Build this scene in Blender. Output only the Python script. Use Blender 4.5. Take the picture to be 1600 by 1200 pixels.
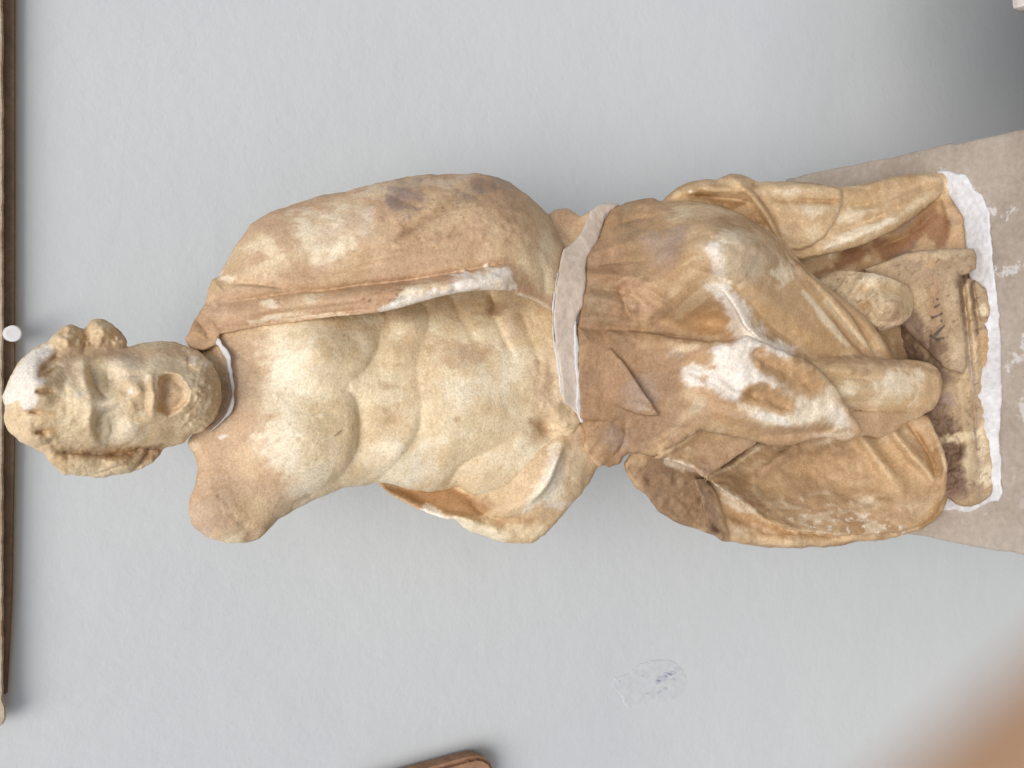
import bpy, bmesh, math, random
import numpy as np
from mathutils import Vector, Matrix

# ---------------------------------------------------------------- clean start
for o in list(bpy.data.objects):
    bpy.data.objects.remove(o)
scene = bpy.context.scene
COL = scene.collection

# ---------------------------------------------------------------- camera
F = 1443.0                         # focal length in photo pixels (1600 px wide photo)
PITCH = math.radians(31.6)
CP, SP = math.cos(PITCH), math.sin(PITCH)
CAM = np.array([0.0, 0.0, 1.60])
cam_d = bpy.data.cameras.new('camera')
cam_d.sensor_fit = 'HORIZONTAL'
cam_d.sensor_width = 4.54
cam_d.lens = 4.54 * F / 1600.0
cam_d.clip_start = 0.004
cam_d.clip_end = 60
cam_d.dof.use_dof = True
cam_d.dof.focus_distance = 0.70
cam_d.dof.aperture_fstop = 2.4
cam = bpy.data.objects.new('camera', cam_d)
COL.objects.link(cam)
# the phone was held sideways: image right = down, image up = right
cam.matrix_world = Matrix(((0, 1, 0, CAM[0]), (-SP, 0, -CP, CAM[1]), (-CP, 0, SP, CAM[2]), (0, 0, 0, 1)))
scene.camera = cam

# ---------------------------------------------------------------- world + sun
SUN_EL, SUN_AZ = math.radians(54), math.radians(-170)   # azimuth: from +Y towards +X; the sun stands behind and to the left
w = bpy.data.worlds.new("World"); scene.world = w; w.use_nodes = True
nt = w.node_tree; nt.nodes.clear()
sky = nt.nodes.new('ShaderNodeTexSky'); sky.sky_type = 'NISHITA'; sky.sun_disc = False
sky.sun_elevation = SUN_EL; sky.sun_rotation = SUN_AZ
sky.air_density = 1.0; sky.dust_density = 3.0; sky.ozone_density = 1.0
bg = nt.nodes.new('ShaderNodeBackground'); bg.inputs['Strength'].default_value = 0.085
wo = nt.nodes.new('ShaderNodeOutputWorld')
nt.links.new(sky.outputs[0], bg.inputs['Color']); nt.links.new(bg.outputs[0], wo.inputs['Surface'])
sun_d = bpy.data.lights.new('sun', 'SUN'); sun_d.energy = 1.5; sun_d.angle = math.radians(40)
sun_d.color = (1.0, 0.965, 0.92)
sun = bpy.data.objects.new('sun', sun_d); COL.objects.link(sun)
sdir = Vector((math.sin(SUN_AZ) * math.cos(SUN_EL), math.cos(SUN_AZ) * math.cos(SUN_EL), math.sin(SUN_EL)))
sun.rotation_euler = sdir.to_track_quat('Z', 'Y').to_euler()
sun.location = (0, -2, 4)
scene.render.engine = 'CYCLES'
vs = scene.view_settings
vs.view_transform = 'Standard'; vs.look = 'None'; vs.gamma = 1.0; vs.use_curve_mapping = False
vs.exposure = 0.47

# ---------------------------------------------------------------- helpers: coordinates
FW = np.array([0, CP, -SP]); XC = np.array([0, -SP, -CP]); YC = np.array([1.0, 0, 0])
def ray(x, y):
    x = np.asarray(x, float)[..., None]; y = np.asarray(y, float)[..., None]
    return FW + (x - 800) / F * XC + (600 - y) / F * YC
def at_z(x, y, z):
    r = ray(x, y); return CAM + r * ((z - CAM[2]) / r[..., 2])[..., None]
YAW = math.radians(1.93)
NW = np.array([math.sin(YAW), math.cos(YAW), 0])        # direction into the wall
def at_d(x, y, d):                                      # point at distance d measured square to the wall
    r = ray(x, y); return CAM + r * (d / (r @ NW))[..., None]
T0, T1 = 0.56, 0.000175
def to_world(p):                                        # carving block (1 unit = about 0.45 mm) -> world
    t = (T0 + T1 * p[:, 0]) * (1 + p[:, 2] / F)
    return CAM + ray(p[:, 0], p[:, 1]) * t[:, None]
ZTOP = 0.80                                             # top of the pedestal
def w_of_plane(x, z):
    r = FW[2] + (x - 800) / F * XC[2]
    return (((z - CAM[2]) / r) / (T0 + T1 * x) - 1) * F

# ---------------------------------------------------------------- helpers: noise
_rs = np.random.RandomState(7)
_lat = _rs.rand(256, 256).astype(np.float32)
_lat3 = _rs.rand(64, 64, 64).astype(np.float32)
def vnoise(x, y, seed=0):
    x = x + seed * 17.3; y = y + seed * 31.7
    xi = np.floor(x).astype(np.int64); yi = np.floor(y).astype(np.int64)
    fx = x - xi; fy = y - yi
    fx = fx * fx * (3 - 2 * fx); fy = fy * fy * (3 - 2 * fy)
    a = _lat[xi & 255, yi & 255]; b = _lat[(xi + 1) & 255, yi & 255]
    c = _lat[xi & 255, (yi + 1) & 255]; d = _lat[(xi + 1) & 255, (yi + 1) & 255]
    return (a * (1 - fx) + b * fx) * (1 - fy) + (c * (1 - fx) + d * fx) * fy
def fbm(x, y, scale, octv=4, seed=0, gain=0.5):         # about -1..1
    s = 0; a = 1; n = 0; f = 1.0 / scale
    for i in range(octv):
        s = s + a * (vnoise(x * f, y * f, seed + i * 3) * 2 - 1); n += a; a *= gain; f *= 2.03
    return s / n * 1.5
def smooth(a, b, v):
    t = np.clip((v - a) / (b - a), 0, 1); return t * t * (3 - 2 * t)

# ---------------------------------------------------------------- helpers: carving
def tps(pts, X, Y):
    P = np.array(pts, float)
    xs, ys, v = P[:, 0] / 100, P[:, 1] / 100, P[:, 2]
    n = len(P)
    if n < 3:
        return np.full(X.shape, v.mean())
    def U(r2): return r2 * np.log(r2 + 1e-9)
    K = U((xs[:, None] - xs) ** 2 + (ys[:, None] - ys) ** 2) + np.eye(n) * 0.02
    Q = np.c_[np.ones(n), xs, ys]
    A = np.block([[K, Q], [Q.T, np.zeros((3, 3))]])
    s = np.linalg.solve(A + np.eye(n + 3) * 1e-9, np.r_[v, 0, 0, 0])
    out = s[n] + s[n + 1] * X / 100 + s[n + 2] * Y / 100
    for i in range(n):
        out += s[i] * U((X / 100 - xs[i]) ** 2 + (Y / 100 - ys[i]) ** 2)
    return out
def poly_dist(poly, X, Y, R):
    """inside distance (positive inside) and the rounding radius of the nearest edge"""
    P = [(p[0], p[1], p[2] if len(p) > 2 else R) for p in poly]
    best = np.full(X.shape, 1e9); rad = np.zeros(X.shape); ins = np.zeros(X.shape, bool)
    n = len(P)
    for i in range(n):
        ax, ay, ar = P[i]; bx, by, br = P[(i + 1) % n]
        dx, dy = bx - ax, by - ay
        t = np.clip(((X - ax) * dx + (Y - ay) * dy) / (dx * dx + dy * dy + 1e-9), 0, 1)
        d = np.hypot(X - ax - t * dx, Y - ay - t * dy)
        m = d < best
        best = np.where(m, d, best); rad = np.where(m, ar + (br - ar) * t, rad)
        if dy != 0:
            c = ((ay > Y) != (by > Y)) & (X < dx * (Y - ay) / dy + ax)
            ins ^= c
    return np.where(ins, best, -best), rad
def line_dist(pts, X, Y):
    """distance to a polyline, signed side (positive on the right of travel, y down), interpolated 3rd and 4th values"""
    best = np.full(X.shape, 1e9); side = np.zeros(X.shape); v = [np.zeros(X.shape) for _ in range(max(0, len(pts[0]) - 2))]
    for a, b in zip(pts[:-1], pts[1:]):
        dx, dy = b[0] - a[0], b[1] - a[1]
        t = np.clip(((X - a[0]) * dx + (Y - a[1]) * dy) / (dx * dx + dy * dy + 1e-9), 0, 1)
        ex, ey = X - a[0] - t * dx, Y - a[1] - t * dy
        d = np.hypot(ex, ey); m = d < best
        best = np.where(m, d, best); side = np.where(m, np.sign(dx * ey - dy * ex), side)
        for k in range(len(v)):
            v[k] = np.where(m, a[2 + k] + (b[2 + k] - a[2 + k]) * t, v[k])
    return best, side, v
def spline(pts, n=6):
    """Catmull-Rom through the points"""
    P = np.array(pts, float); out = []
    Q = np.vstack([2 * P[0] - P[1], P, 2 * P[-1] - P[-2]])
    for i in range(1, len(Q) - 2):
        for k in range(n):
            t = k / n
            out.append(0.5 * ((2 * Q[i]) + (-Q[i - 1] + Q[i + 1]) * t + (2 * Q[i - 1] - 5 * Q[i] + 4 * Q[i + 1] - Q[i + 2]) * t ** 2 + (-Q[i - 1] + 3 * Q[i] - 3 * Q[i + 1] + Q[i + 2]) * t ** 3))
    out.append(P[-1]); return [tuple(p) for p in out]

class Layer:
    def __init__(s, poly, front, back=None, thick=None, R=12, Rb=None, k=4, rough=1.0, edge=1.2, ops=()):
        s.poly, s.front, s.back, s.thick, s.R, s.Rb, s.k, s.rough, s.edge, s.ops = poly, front, back, thick, R, Rb, k, rough, edge, ops
    def surfaces(s, X, Y, seed):
        d, rad = poly_dist(s.poly, X, Y, s.R)
        d = d + s.edge * (fbm(X, Y, 14, 3, seed) + 0.5 * fbm(X, Y, 5, 2, seed + 5))
        rad = np.maximum(rad, 1)
        wf = tps(s.front, X, Y)
        if s.back is not None: wb = tps(s.back, X, Y)
        else: wb = wf + s.thick
        for op in s.ops:
            wf = op(X, Y, wf)
        t = np.clip(d / rad, 0, 1); e = 1 - np.sqrt(np.maximum(0, 1 - (1 - t) ** 2))
        wf = wf + rad * e
        Rb = s.Rb if s.Rb is not None else rad
        t = np.clip(d / Rb, 0, 1); e = 1 - np.sqrt(np.maximum(0, 1 - (1 - t) ** 2))
        wb = wb - Rb * e
        wf = wf - s.rough * (1.3 * fbm(X, Y, 60, 3, seed + 11) + 0.7 * fbm(X, Y, 13, 3, seed + 13) + 0.4 * fbm(X, Y, 5.5, 2, seed + 14))
        return d, wf, wb

# stroke makers, all return op(X, Y, wf) -> wf ; positive height comes towards the viewer
def ridge(pts, p=1.0, sm=True):       # pts: (x, y, half width, height)
    q = spline(pts) if sm and len(pts) > 2 else pts
    def f(X, Y, wf):
        d, _, (wd, h) = line_dist(q, X, Y)
        return wf - h * np.exp(-(d / wd) ** 2 * p)
    return f
def crease(pts, sm=True):             # sharp v groove, (x, y, half width, depth)
    q = spline(pts) if sm and len(pts) > 2 else pts
    def f(X, Y, wf):
        d, _, (wd, h) = line_dist(q, X, Y)
        return wf + h * np.exp(-np.abs(d / wd) * 1.3)
    return f
def step(pts, sm=True, soft=2.5):               # (x, y, fall-off, height): raised on the right-hand side of travel (y down), sharp edge, fading away
    pts = [(*pts[0][:3], 0.0)] + list(pts[1:-1]) + [(*pts[-1][:3], 0.0)]
    q = spline(pts) if sm and len(pts) > 2 else pts
    def f(X, Y, wf):
        d, sd, (wd, h) = line_dist(q, X, Y)
        s = d * sd
        return wf - h * smooth(-soft, soft, s) * np.exp(-np.maximum(s, 0) / wd)
    return f
def bump(x, y, rx, ry, h, ang=0):
    c, s = math.cos(math.radians(ang)), math.sin(math.radians(ang))
    def f(X, Y, wf):
        u = ((X - x) * c + (Y - y) * s) / rx; v = (-(X - x) * s + (Y - y) * c) / ry
        return wf - h * np.exp(-(u * u + v * v))
    return f
def pit(poly, depth, R=8, seed=3):     # depressed area with a fairly crisp border
    def f(X, Y, wf):
        d, _ = poly_dist(poly, X, Y, 1)
        d = d + 3 * fbm(X, Y, 16, 3, seed)
        return wf + depth * smooth(0, R, d)
    return f
def rough_at(poly, amp, scale=7, seed=9):
    def f(X, Y, wf):
        d, _ = poly_dist(poly, X, Y, 1)
        return wf - amp * smooth(-6, 6, d) * fbm(X, Y, scale, 3, seed)
    return f

def surface_nets(Fv, org, h):
    S = Fv < 0
    nx, ny, nz = S.shape
    act = np.zeros((nx - 1, ny - 1, nz - 1), np.int8)
    for i in (0, 1):
        for j in (0, 1):
            for k in (0, 1):
                act += S[i:nx - 1 + i, j:ny - 1 + j, k:nz - 1 + k]
    ci = np.argwhere((act > 0) & (act < 8))
    idx = np.full(act.shape, -1, np.int32); idx[ci[:, 0], ci[:, 1], ci[:, 2]] = np.arange(len(ci))
    del act
    corners = [(i, j, k) for i in (0, 1) for j in (0, 1) for k in (0, 1)]
    val = {c: Fv[ci[:, 0] + c[0], ci[:, 1] + c[1], ci[:, 2] + c[2]] for c in corners}
    acc = np.zeros((len(ci), 3)); cnt = np.zeros(len(ci))
    for a in corners:
        for ax in range(3):
            if a[ax] == 0:
                b = list(a); b[ax] = 1; b = tuple(b)
                va, vb = val[a], val[b]; m = (va < 0) != (vb < 0)
                t = np.where(m, va / (va - vb + 1e-12), 0)
                p = np.zeros((len(ci), 3)); p += a; p[:, ax] += t
                acc += p * m[:, None]; cnt += m
    V = org + (ci + acc / cnt[:, None]) * h
    quads = []
    for ax in range(3):
        s0 = [slice(None)] * 3; s1 = [slice(None)] * 3
        s0[ax] = slice(0, -1); s1[ax] = slice(1, None)
        A, B = S[tuple(s0)], S[tuple(s1)]
        e = np.argwhere(A != B)
        o1, o2 = [(1, 2), (2, 0), (0, 1)][ax]
        ok = (e[:, o1] > 0) & (e[:, o2] > 0) & (e[:, o1] < Fv.shape[o1] - 1) & (e[:, o2] < Fv.shape[o2] - 1)
        e = e[ok]; flip = A[e[:, 0], e[:, 1], e[:, 2]]
        q = []
        for d1, d2 in ((-1, -1), (0, -1), (0, 0), (-1, 0)):
            c = e.copy(); c[:, o1] += d1; c[:, o2] += d2
            q.append(idx[c[:, 0], c[:, 1], c[:, 2]])
        q = np.stack(q, 1); q[~flip] = q[~flip][:, ::-1]
        quads.append(q)
    Q = np.concatenate(quads); Q = Q[(Q >= 0).all(1)]
    return V, Q
def relax(V, Q, it=2, lam=0.5):
    n = len(V)
    a = np.concatenate([Q[:, 0], Q[:, 1], Q[:, 2], Q[:, 3]]); b = np.concatenate([Q[:, 1], Q[:, 2], Q[:, 3], Q[:, 0]])
    deg = np.bincount(a, minlength=n) + np.bincount(b, minlength=n)
    for _ in range(it):
        N = np.empty_like(V)
        for c in range(3):
            N[:, c] = np.bincount(a, V[b, c], n) + np.bincount(b, V[a, c], n)
        V = V + lam * (N / np.maximum(deg, 1)[:, None] - V)
    return V
def carve(layers, h=2.5, cut=None, seed=0, it=1, wpad=0):
    xs = [p[0] for L in layers for p in L.poly]; ys = [p[1] for L in layers for p in L.poly]
    x0, x1, y0, y1 = min(xs) - 8, max(xs) + 8, min(ys) - 8, max(ys) + 8
    gx = np.arange(x0, x1 + h, h); gy = np.arange(y0, y1 + h, h)
    pre = []; lo, hi = 1e9, -1e9
    for i, L in enumerate(layers):
        px = [p[0] for p in L.poly]; py = [p[1] for p in L.poly]
        i0 = max(0, int((min(px) - 6 - x0) / h)); i1 = min(len(gx), int((max(px) + 6 - x0) / h) + 2)
        j0 = max(0, int((min(py) - 6 - y0) / h)); j1 = min(len(gy), int((max(py) + 6 - y0) / h) + 2)
        X, Y = np.meshgrid(gx[i0:i1], gy[j0:j1], indexing='ij')
        d, wf, wb = L.surfaces(X, Y, seed + i * 29)
        m = d > 0
        lo = min(lo, wf[m].min()); hi = max(hi, wb[m].max())
        pre.append((L, i0, i1, j0, j1, d, wf, wb))
    lo -= 3 * h; hi += 3 * h
    gz = np.arange(lo, hi + h, h).astype(np.float32)
    Fv = np.full((len(gx), len(gy), len(gz)), 50.0, np.float32)
    for L, i0, i1, j0, j1, d, wf, wb in pre:
        def slope(a):
            g0, g1 = np.gradient(a, h); return np.sqrt(1 + np.minimum(g0 * g0 + g1 * g1, 16)).astype(np.float32)
        sf, sb = slope(wf), slope(wb)
        f = np.maximum((wf.astype(np.float32)[..., None] - gz) / sf[..., None], (gz - wb.astype(np.float32)[..., None]) / sb[..., None])
        f = np.maximum(f, -d.astype(np.float32)[..., None])
        A = Fv[i0:i1, j0:j1]
        if L.k > 0:
            hh = np.maximum(L.k - np.abs(A - f), 0) / L.k
            np.minimum(A, f, out=f); f -= hh * hh * (L.k / 4)
            Fv[i0:i1, j0:j1] = f
        else:
            Fv[i0:i1, j0:j1] = np.minimum(A, f)
    if cut is not None: cut(Fv, gx, gy, gz)
    Fv[0] = Fv[-1] = 50; Fv[:, 0] = Fv[:, -1] = 50; Fv[:, :, 0] = Fv[:, :, -1] = 50
    V, Q = surface_nets(Fv, np.array([gx[0], gy[0], gz[0]]), h)
    return relax(V, Q, it), Q

# ---------------------------------------------------------------- helpers: objects
def link_mesh(name, V, Q, mat, parent=None, col=None, smooth_sh=True):
    me = bpy.data.meshes.new(name)
    n, m = len(V), len(Q); k = Q.shape[1]
    me.vertices.add(n); me.vertices.foreach_set('co', np.asarray(V, np.float32).ravel())
    me.loops.add(m * k); me.loops.foreach_set('vertex_index', Q.astype(np.int32).ravel())
    me.polygons.add(m); me.polygons.foreach_set('loop_start', np.arange(0, m * k, k, dtype=np.int32))
    me.update(calc_edges=True); me.validate()
    if smooth_sh: me.polygons.foreach_set('use_smooth', np.ones(len(me.polygons), bool))
    if col is not None:
        ca = me.color_attributes.new('patina', 'FLOAT_COLOR', 'POINT')
        ca.data.foreach_set('color', np.c_[col, np.ones(n)].astype(np.float32).ravel())
    me.materials.append(mat)
    o = bpy.data.objects.new(name, me); COL.objects.link(o)
    if parent: o.parent = parent
    return o
def empty(name, loc):
    o = bpy.data.objects.new(name, None); COL.objects.link(o); o.location = loc; o.empty_display_size = 0.05
    return o
def tag(o, label=None, cat=None, group=None, kind=None):
    if label: o['label'] = label
    if cat: o['category'] = cat
    if group: o['group'] = group
    if kind: o['kind'] = kind
    return o
def bm_object(name, bm, mat, parent=None, sm=False):
    me = bpy.data.meshes.new(name); bm.normal_update(); bm.to_mesh(me); bm.free()
    if sm: me.polygons.foreach_set('use_smooth', np.ones(len(me.polygons), bool))
    me.materials.append(mat)
    o = bpy.data.objects.new(name, me); COL.objects.link(o)
    if parent: o.parent = parent
    return o

# ---------------------------------------------------------------- materials
def new_mat(name):
    m = bpy.data.materials.new(name); m.use_nodes = True
    n = m.node_tree.nodes; b = n['Principled BSDF']; return m, n, m.node_tree.links, b
def noise_node(n, l, coord, scale, detail=4, rough=0.55, vec=None):
    t = n.new('ShaderNodeTexNoise'); t.inputs['Scale'].default_value = scale; t.inputs['Detail'].default_value = detail
    t.inputs['Roughness'].default_value = rough; l.new(coord, t.inputs['Vector']); return t
def ramp(n, l, fac, stops):
    r = n.new('ShaderNodeValToRGB'); e = r.color_ramp.elements
    while len(e) > 1: e.remove(e[-1])
    e[0].position, e[0].color = stops[0][0], (*stops[0][1], 1)
    for p, c in stops[1:]:
        x = e.new(p); x.color = (*c, 1)
    l.new(fac, r.inputs['Fac']); return r
def mix(n, l, mode, fac, a, b):
    x = n.new('ShaderNodeMix'); x.data_type = 'RGBA'; x.blend_type = mode
    if isinstance(fac, (int, float)): x.inputs['Factor'].default_value = fac
    else: l.new(fac, x.inputs['Factor'])
    for s, v in ((6, a), (7, b)):
        if isinstance(v, tuple): x.inputs[s].default_value = (*v, 1)
        else: l.new(v, x.inputs[s])
    return x.outputs[2]
def bump_chain(n, l, b, pairs):
    prev = None
    for h, st, dist in pairs:
        u = n.new('ShaderNodeBump'); u.inputs['Strength'].default_value = st; u.inputs['Distance'].default_value = dist
        l.new(h, u.inputs['Height'])
        if prev: l.new(prev, u.inputs['Normal'])
        prev = u.outputs['Normal']
    l.new(prev, b.inputs['Normal'])

def marble_material():
    m, n, l, b = new_mat('weathered_marble')
    tc = n.new('ShaderNodeTexCoord'); co = tc.outputs['Object']
    at = n.new('ShaderNodeAttribute'); at.attribute_name = 'patina'
    n1 = noise_node(n, l, co, 90, 6, 0.65); n2 = noise_node(n, l, co, 420, 4, 0.7); n3 = noise_node(n, l, co, 28, 5, 0.6)
    r3 = ramp(n, l, n3.outputs['Fac'], [(0.3, (0.94, 0.89, 0.80)), (0.5, (1.0, 0.98, 0.95)), (0.7, (1.08, 1.09, 1.10))])
    r1 = ramp(n, l, n1.outputs['Fac'], [(0.32, (0.92, 0.90, 0.87)), (0.66, (1.07, 1.07, 1.07))])
    r2 = ramp(n, l, n2.outputs['Fac'], [(0.3, (0.90, 0.885, 0.87)), (0.66, (1.10, 1.10, 1.10))])
    c = mix(n, l, 'MULTIPLY', 1.0, at.outputs['Color'], r3.outputs['Color'])
    c = mix(n, l, 'MULTIPLY', 1.0, c, r1.outputs['Color'])
    c = mix(n, l, 'MULTIPLY', 1.0, c, r2.outputs['Color'])
    n4 = noise_node(n, l, co, 640, 3, 0.75)
    r4 = ramp(n, l, n4.outputs['Fac'], [(0.3, (0.80, 0.78, 0.755)), (0.5, (1.0, 1.0, 1.0)), (0.7, (1.16, 1.16, 1.17))])
    c = mix(n, l, 'MULTIPLY', 1.0, c, r4.outputs['Color'])
    # dark specks
    v = n.new('ShaderNodeTexVoronoi'); v.inputs['Scale'].default_value = 260; l.new(co, v.inputs['Vector'])
    msk = n.new('ShaderNodeMath'); msk.operation = 'LESS_THAN'; msk.inputs[1].default_value = 0.10; l.new(v.outputs['Distance'], msk.inputs[0])
    g = n.new('ShaderNodeMath'); g.operation = 'GREATER_THAN'; g.inputs[1].default_value = 0.62; l.new(n1.outputs['Fac'], g.inputs[0])
    mm = n.new('ShaderNodeMath'); mm.operation = 'MULTIPLY'; l.new(msk.outputs[0], mm.inputs[0]); l.new(g.outputs[0], mm.inputs[1])
    m5 = n.new('ShaderNodeMath'); m5.operation = 'MULTIPLY'; m5.inputs[1].default_value = 0.55; l.new(mm.outputs[0], m5.inputs[0])
    c = mix(n, l, 'MIX', m5.outputs[0], c, (0.10, 0.075, 0.055))
    l.new(c, b.inputs['Base Color'])
    b.inputs['Roughness'].default_value = 0.62
    b.inputs['Specular IOR Level'].default_value = 0.35
    b.inputs['Subsurface Weight'].default_value = 0.0
    b.inputs['Subsurface Radius'].default_value = (0.004, 0.0028, 0.0018)
    bump_chain(n, l, b, [(n1.outputs['Fac'], 0.35, 0.0016), (n2.outputs['Fac'], 0.45, 0.0008), (n4.outputs['Fac'], 0.5, 0.0006)])
    return m
def plaster_material(name, base, rough=0.85, grain=260, dirt=(0.6, 0.55, 0.5)):
    m, n, l, b = new_mat(name)
    co = n.new('ShaderNodeTexCoord').outputs['Object']
    a = noise_node(n, l, co, 30, 5, 0.6); f = noise_node(n, l, co, grain, 5, 0.65)
    r = ramp(n, l, a.outputs['Fac'], [(0.3, tuple(base[i] * dirt[i] ** 0.35 for i in range(3))), (0.6, base)])
    r2 = ramp(n, l, f.outputs['Fac'], [(0.3, (0.86, 0.85, 0.84)), (0.65, (1.05, 1.05, 1.05))])
    l.new(mix(n, l, 'MULTIPLY', 1.0, r.outputs['Color'], r2.outputs['Color']), b.inputs['Base Color'])
    b.inputs['Roughness'].default_value = rough
    b.inputs['Specular IOR Level'].default_value = 0.2
    bump_chain(n, l, b, [(a.outputs['Fac'], 0.3, 0.003), (f.outputs['Fac'], 0.5, 0.0012)])
    return m
def wall_material():
    m, n, l, b = new_mat('painted_plaster_wall')
    co = n.new('ShaderNodeTexCoord').outputs['Object']
    a = noise_node(n, l, co, 3, 4, 0.5); f = noise_node(n, l, co, 150, 5, 0.6); g = noise_node(n, l, co, 40, 4, 0.55); a2 = noise_node(n, l, co, 9, 3, 0.5)
    r = ramp(n, l, a.outputs['Fac'], [(0.3, (0.63, 0.68, 0.705)), (0.7, (0.675, 0.717, 0.733))])
    v = n.new('ShaderNodeTexVoronoi'); v.inputs['Scale'].default_value = 22; l.new(co, v.inputs['Vector'])
    k = ramp(n, l, v.outputs['Distance'], [(0.0, (0.42, 0.4, 0.38)), (0.028, (0.6, 0.58, 0.56)), (0.04, (1, 1, 1))])
    gg = n.new('ShaderNodeMath'); gg.operation = 'GREATER_THAN'; gg.inputs[1].default_value = 0.63; l.new(g.outputs['Fac'], gg.inputs[0])
    c = mix(n, l, 'MULTIPLY', gg.outputs[0], r.outputs['Color'], k.outputs['Color'])
    l.new(c, b.inputs['Base Color']); b.inputs['Roughness'].default_value = 0.7; b.inputs['Specular IOR Level'].default_value = 0.25
    bump_chain(n, l, b, [(a2.outputs['Fac'], 0.06, 0.02), (g.outputs['Fac'], 0.15, 0.004), (f.outputs['Fac'], 0.22, 0.0012)])
    return m
def pedestal_material():
    m, n, l, b = new_mat('stained_cement')
    co = n.new('ShaderNodeTexCoord').outputs['Object']
    a = noise_node(n, l, co, 9, 6, 0.6); f = noise_node(n, l, co, 180, 5, 0.65); s = noise_node(n, l, co, 38, 6, 0.72); big = noise_node(n, l, co, 6, 2, 0.5)
    r = ramp(n, l, a.outputs['Fac'], [(0.28, (0.30, 0.245, 0.195)), (0.5, (0.41, 0.35, 0.29)), (0.7, (0.49, 0.43, 0.365))])
    f2 = ramp(n, l, f.outputs['Fac'], [(0.3, (0.85, 0.84, 0.82)), (0.65, (1.06, 1.06, 1.06))])
    c = mix(n, l, 'MULTIPLY', 1.0, r.outputs['Color'], f2.outputs['Color'])
    sp = ramp(n, l, s.outputs['Fac'], [(0.585, (0, 0, 0)), (0.63, (1, 1, 1))])
    bg_ = ramp(n, l, big.outputs['Fac'], [(0.40, (0, 0, 0)), (0.58, (0.85, 0.85, 0.85))])
    msk = mix(n, l, 'MULTIPLY', 1.0, sp.outputs['Color'], bg_.outputs['Color'])
    c = mix(n, l, 'MIX', msk, c, (0.64, 0.615, 0.585))
    l.new(c, b.inputs['Base Color']); b.inputs['Roughness'].default_value = 0.8; b.inputs['Specular IOR Level'].default_value = 0.25
    bump_chain(n, l, b, [(a.outputs['Fac'], 0.4, 0.004), (f.outputs['Fac'], 0.4, 0.001)])
    return m
def rocky(name, c0, c1, scale=40, rough=0.8):
    m, n, l, b = new_mat(name)
    co = n.new('ShaderNodeTexCoord').outputs['Object']
    a = noise_node(n, l, co, scale, 6, 0.65); f = noise_node(n, l, co, scale * 7, 4, 0.6)
    r = ramp(n, l, a.outputs['Fac'], [(0.3, c0), (0.68, c1)])
    f2 = ramp(n, l, f.outputs['Fac'], [(0.3, (0.82, 0.82, 0.82)), (0.65, (1.08, 1.08, 1.08))])
    l.new(mix(n, l, 'MULTIPLY', 1.0, r.outputs['Color'], f2.outputs['Color']), b.inputs['Base Color'])
    b.inputs['Roughness'].default_value = rough; b.inputs['Specular IOR Level'].default_value = 0.25
    bump_chain(n, l, b, [(a.outputs['Fac'], 0.5, 0.003), (f.outputs['Fac'], 0.5, 0.001)])
    return m
def plain(name, c, rough=0.6):
    m, n, l, b = new_mat(name)
    co = n.new('ShaderNodeTexCoord').outputs['Object']
    a = noise_node(n, l, co, 120, 4, 0.6)
    r = ramp(n, l, a.outputs['Fac'], [(0.3, tuple(v * 0.9 for v in c)), (0.7, tuple(min(1, v * 1.05) for v in c))])
    l.new(r.outputs['Color'], b.inputs['Base Color']); b.inputs['Roughness'].default_value = rough
    return m
M_MARBLE = marble_material()
M_BAND = plaster_material('tinted_plaster', (0.68, 0.585, 0.49), 0.85, 200)
M_WHITE = plaster_material('white_plaster', (0.745, 0.75, 0.76), 0.9, 220, (0.42, 0.38, 0.34))
M_WALL = wall_material()
M_PED = pedestal_material()
M_FLOOR = rocky('floor_stone', (0.13, 0.095, 0.07), (0.22, 0.165, 0.12), 12)
M_TERRA = rocky('terracotta', (0.30, 0.16, 0.09), (0.45, 0.26, 0.16), 40)
M_SLAB = rocky('slab_stone', (0.38, 0.26, 0.17), (0.66, 0.58, 0.46), 30)
M_STRIP = rocky('dark_strip', (0.17, 0.115, 0.075), (0.27, 0.19, 0.13), 25)  # dark brown for the strip along the slab's lower edge
M_PEG = plain('white_enamel', (0.82, 0.83, 0.84), 0.4)
M_PINK = rocky('pale_stone', (0.55, 0.47, 0.43), (0.72, 0.66, 0.62), 30)
M_SKIN = plain('skin', (0.78, 0.45, 0.25), 0.5)
M_SKIN.node_tree.nodes['Principled BSDF'].inputs['Subsurface Weight'].default_value = 0.3
M_SKIN.node_tree.nodes['Principled BSDF'].inputs['Subsurface Radius'].default_value = (0.008, 0.003, 0.0015)
M_NAIL = plain('nail', (0.72, 0.48, 0.38), 0.35)
M_INK = plain('ink', (0.10, 0.09, 0.11), 0.7)
M_FLAKE = plain('older_paint', (0.65, 0.693, 0.715), 0.75)
M_BLUE = plain('blue_grey_paint', (0.56, 0.60, 0.675), 0.75)

# ---------------------------------------------------------------- setting: floor and wall
def box_between(name, c, half, mat, yaw=-YAW, bevel=0.004, parent=None, seg=2, cuts=0, jitter=0):
    bm = bmesh.new(); bmesh.ops.create_cube(bm, size=2)
    for v in bm.verts: v.co = Vector((v.co.x * half[0], v.co.y * half[1], v.co.z * half[2]))
    if bevel: bmesh.ops.bevel(bm, geom=list(bm.edges), offset=bevel, segments=seg, affect='EDGES', profile=0.6)
    if cuts:
        bmesh.ops.subdivide_edges(bm, edges=[e for e in bm.edges if e.calc_length() > 0.03], cuts=cuts, use_grid_fill=True)
        rr = random.Random(5)
        for v in bm.verts: v.co += Vector((rr.gauss(0, 1), rr.gauss(0, 1), rr.gauss(0, 1))) * jitter
    o = bm_object(name, bm, mat, parent, sm=False)
    o.location = c; o.rotation_euler = (0, 0, yaw)
    return o
bm = bmesh.new(); bmesh.ops.create_grid(bm, x_segments=8, y_segments=8, size=15)
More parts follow.
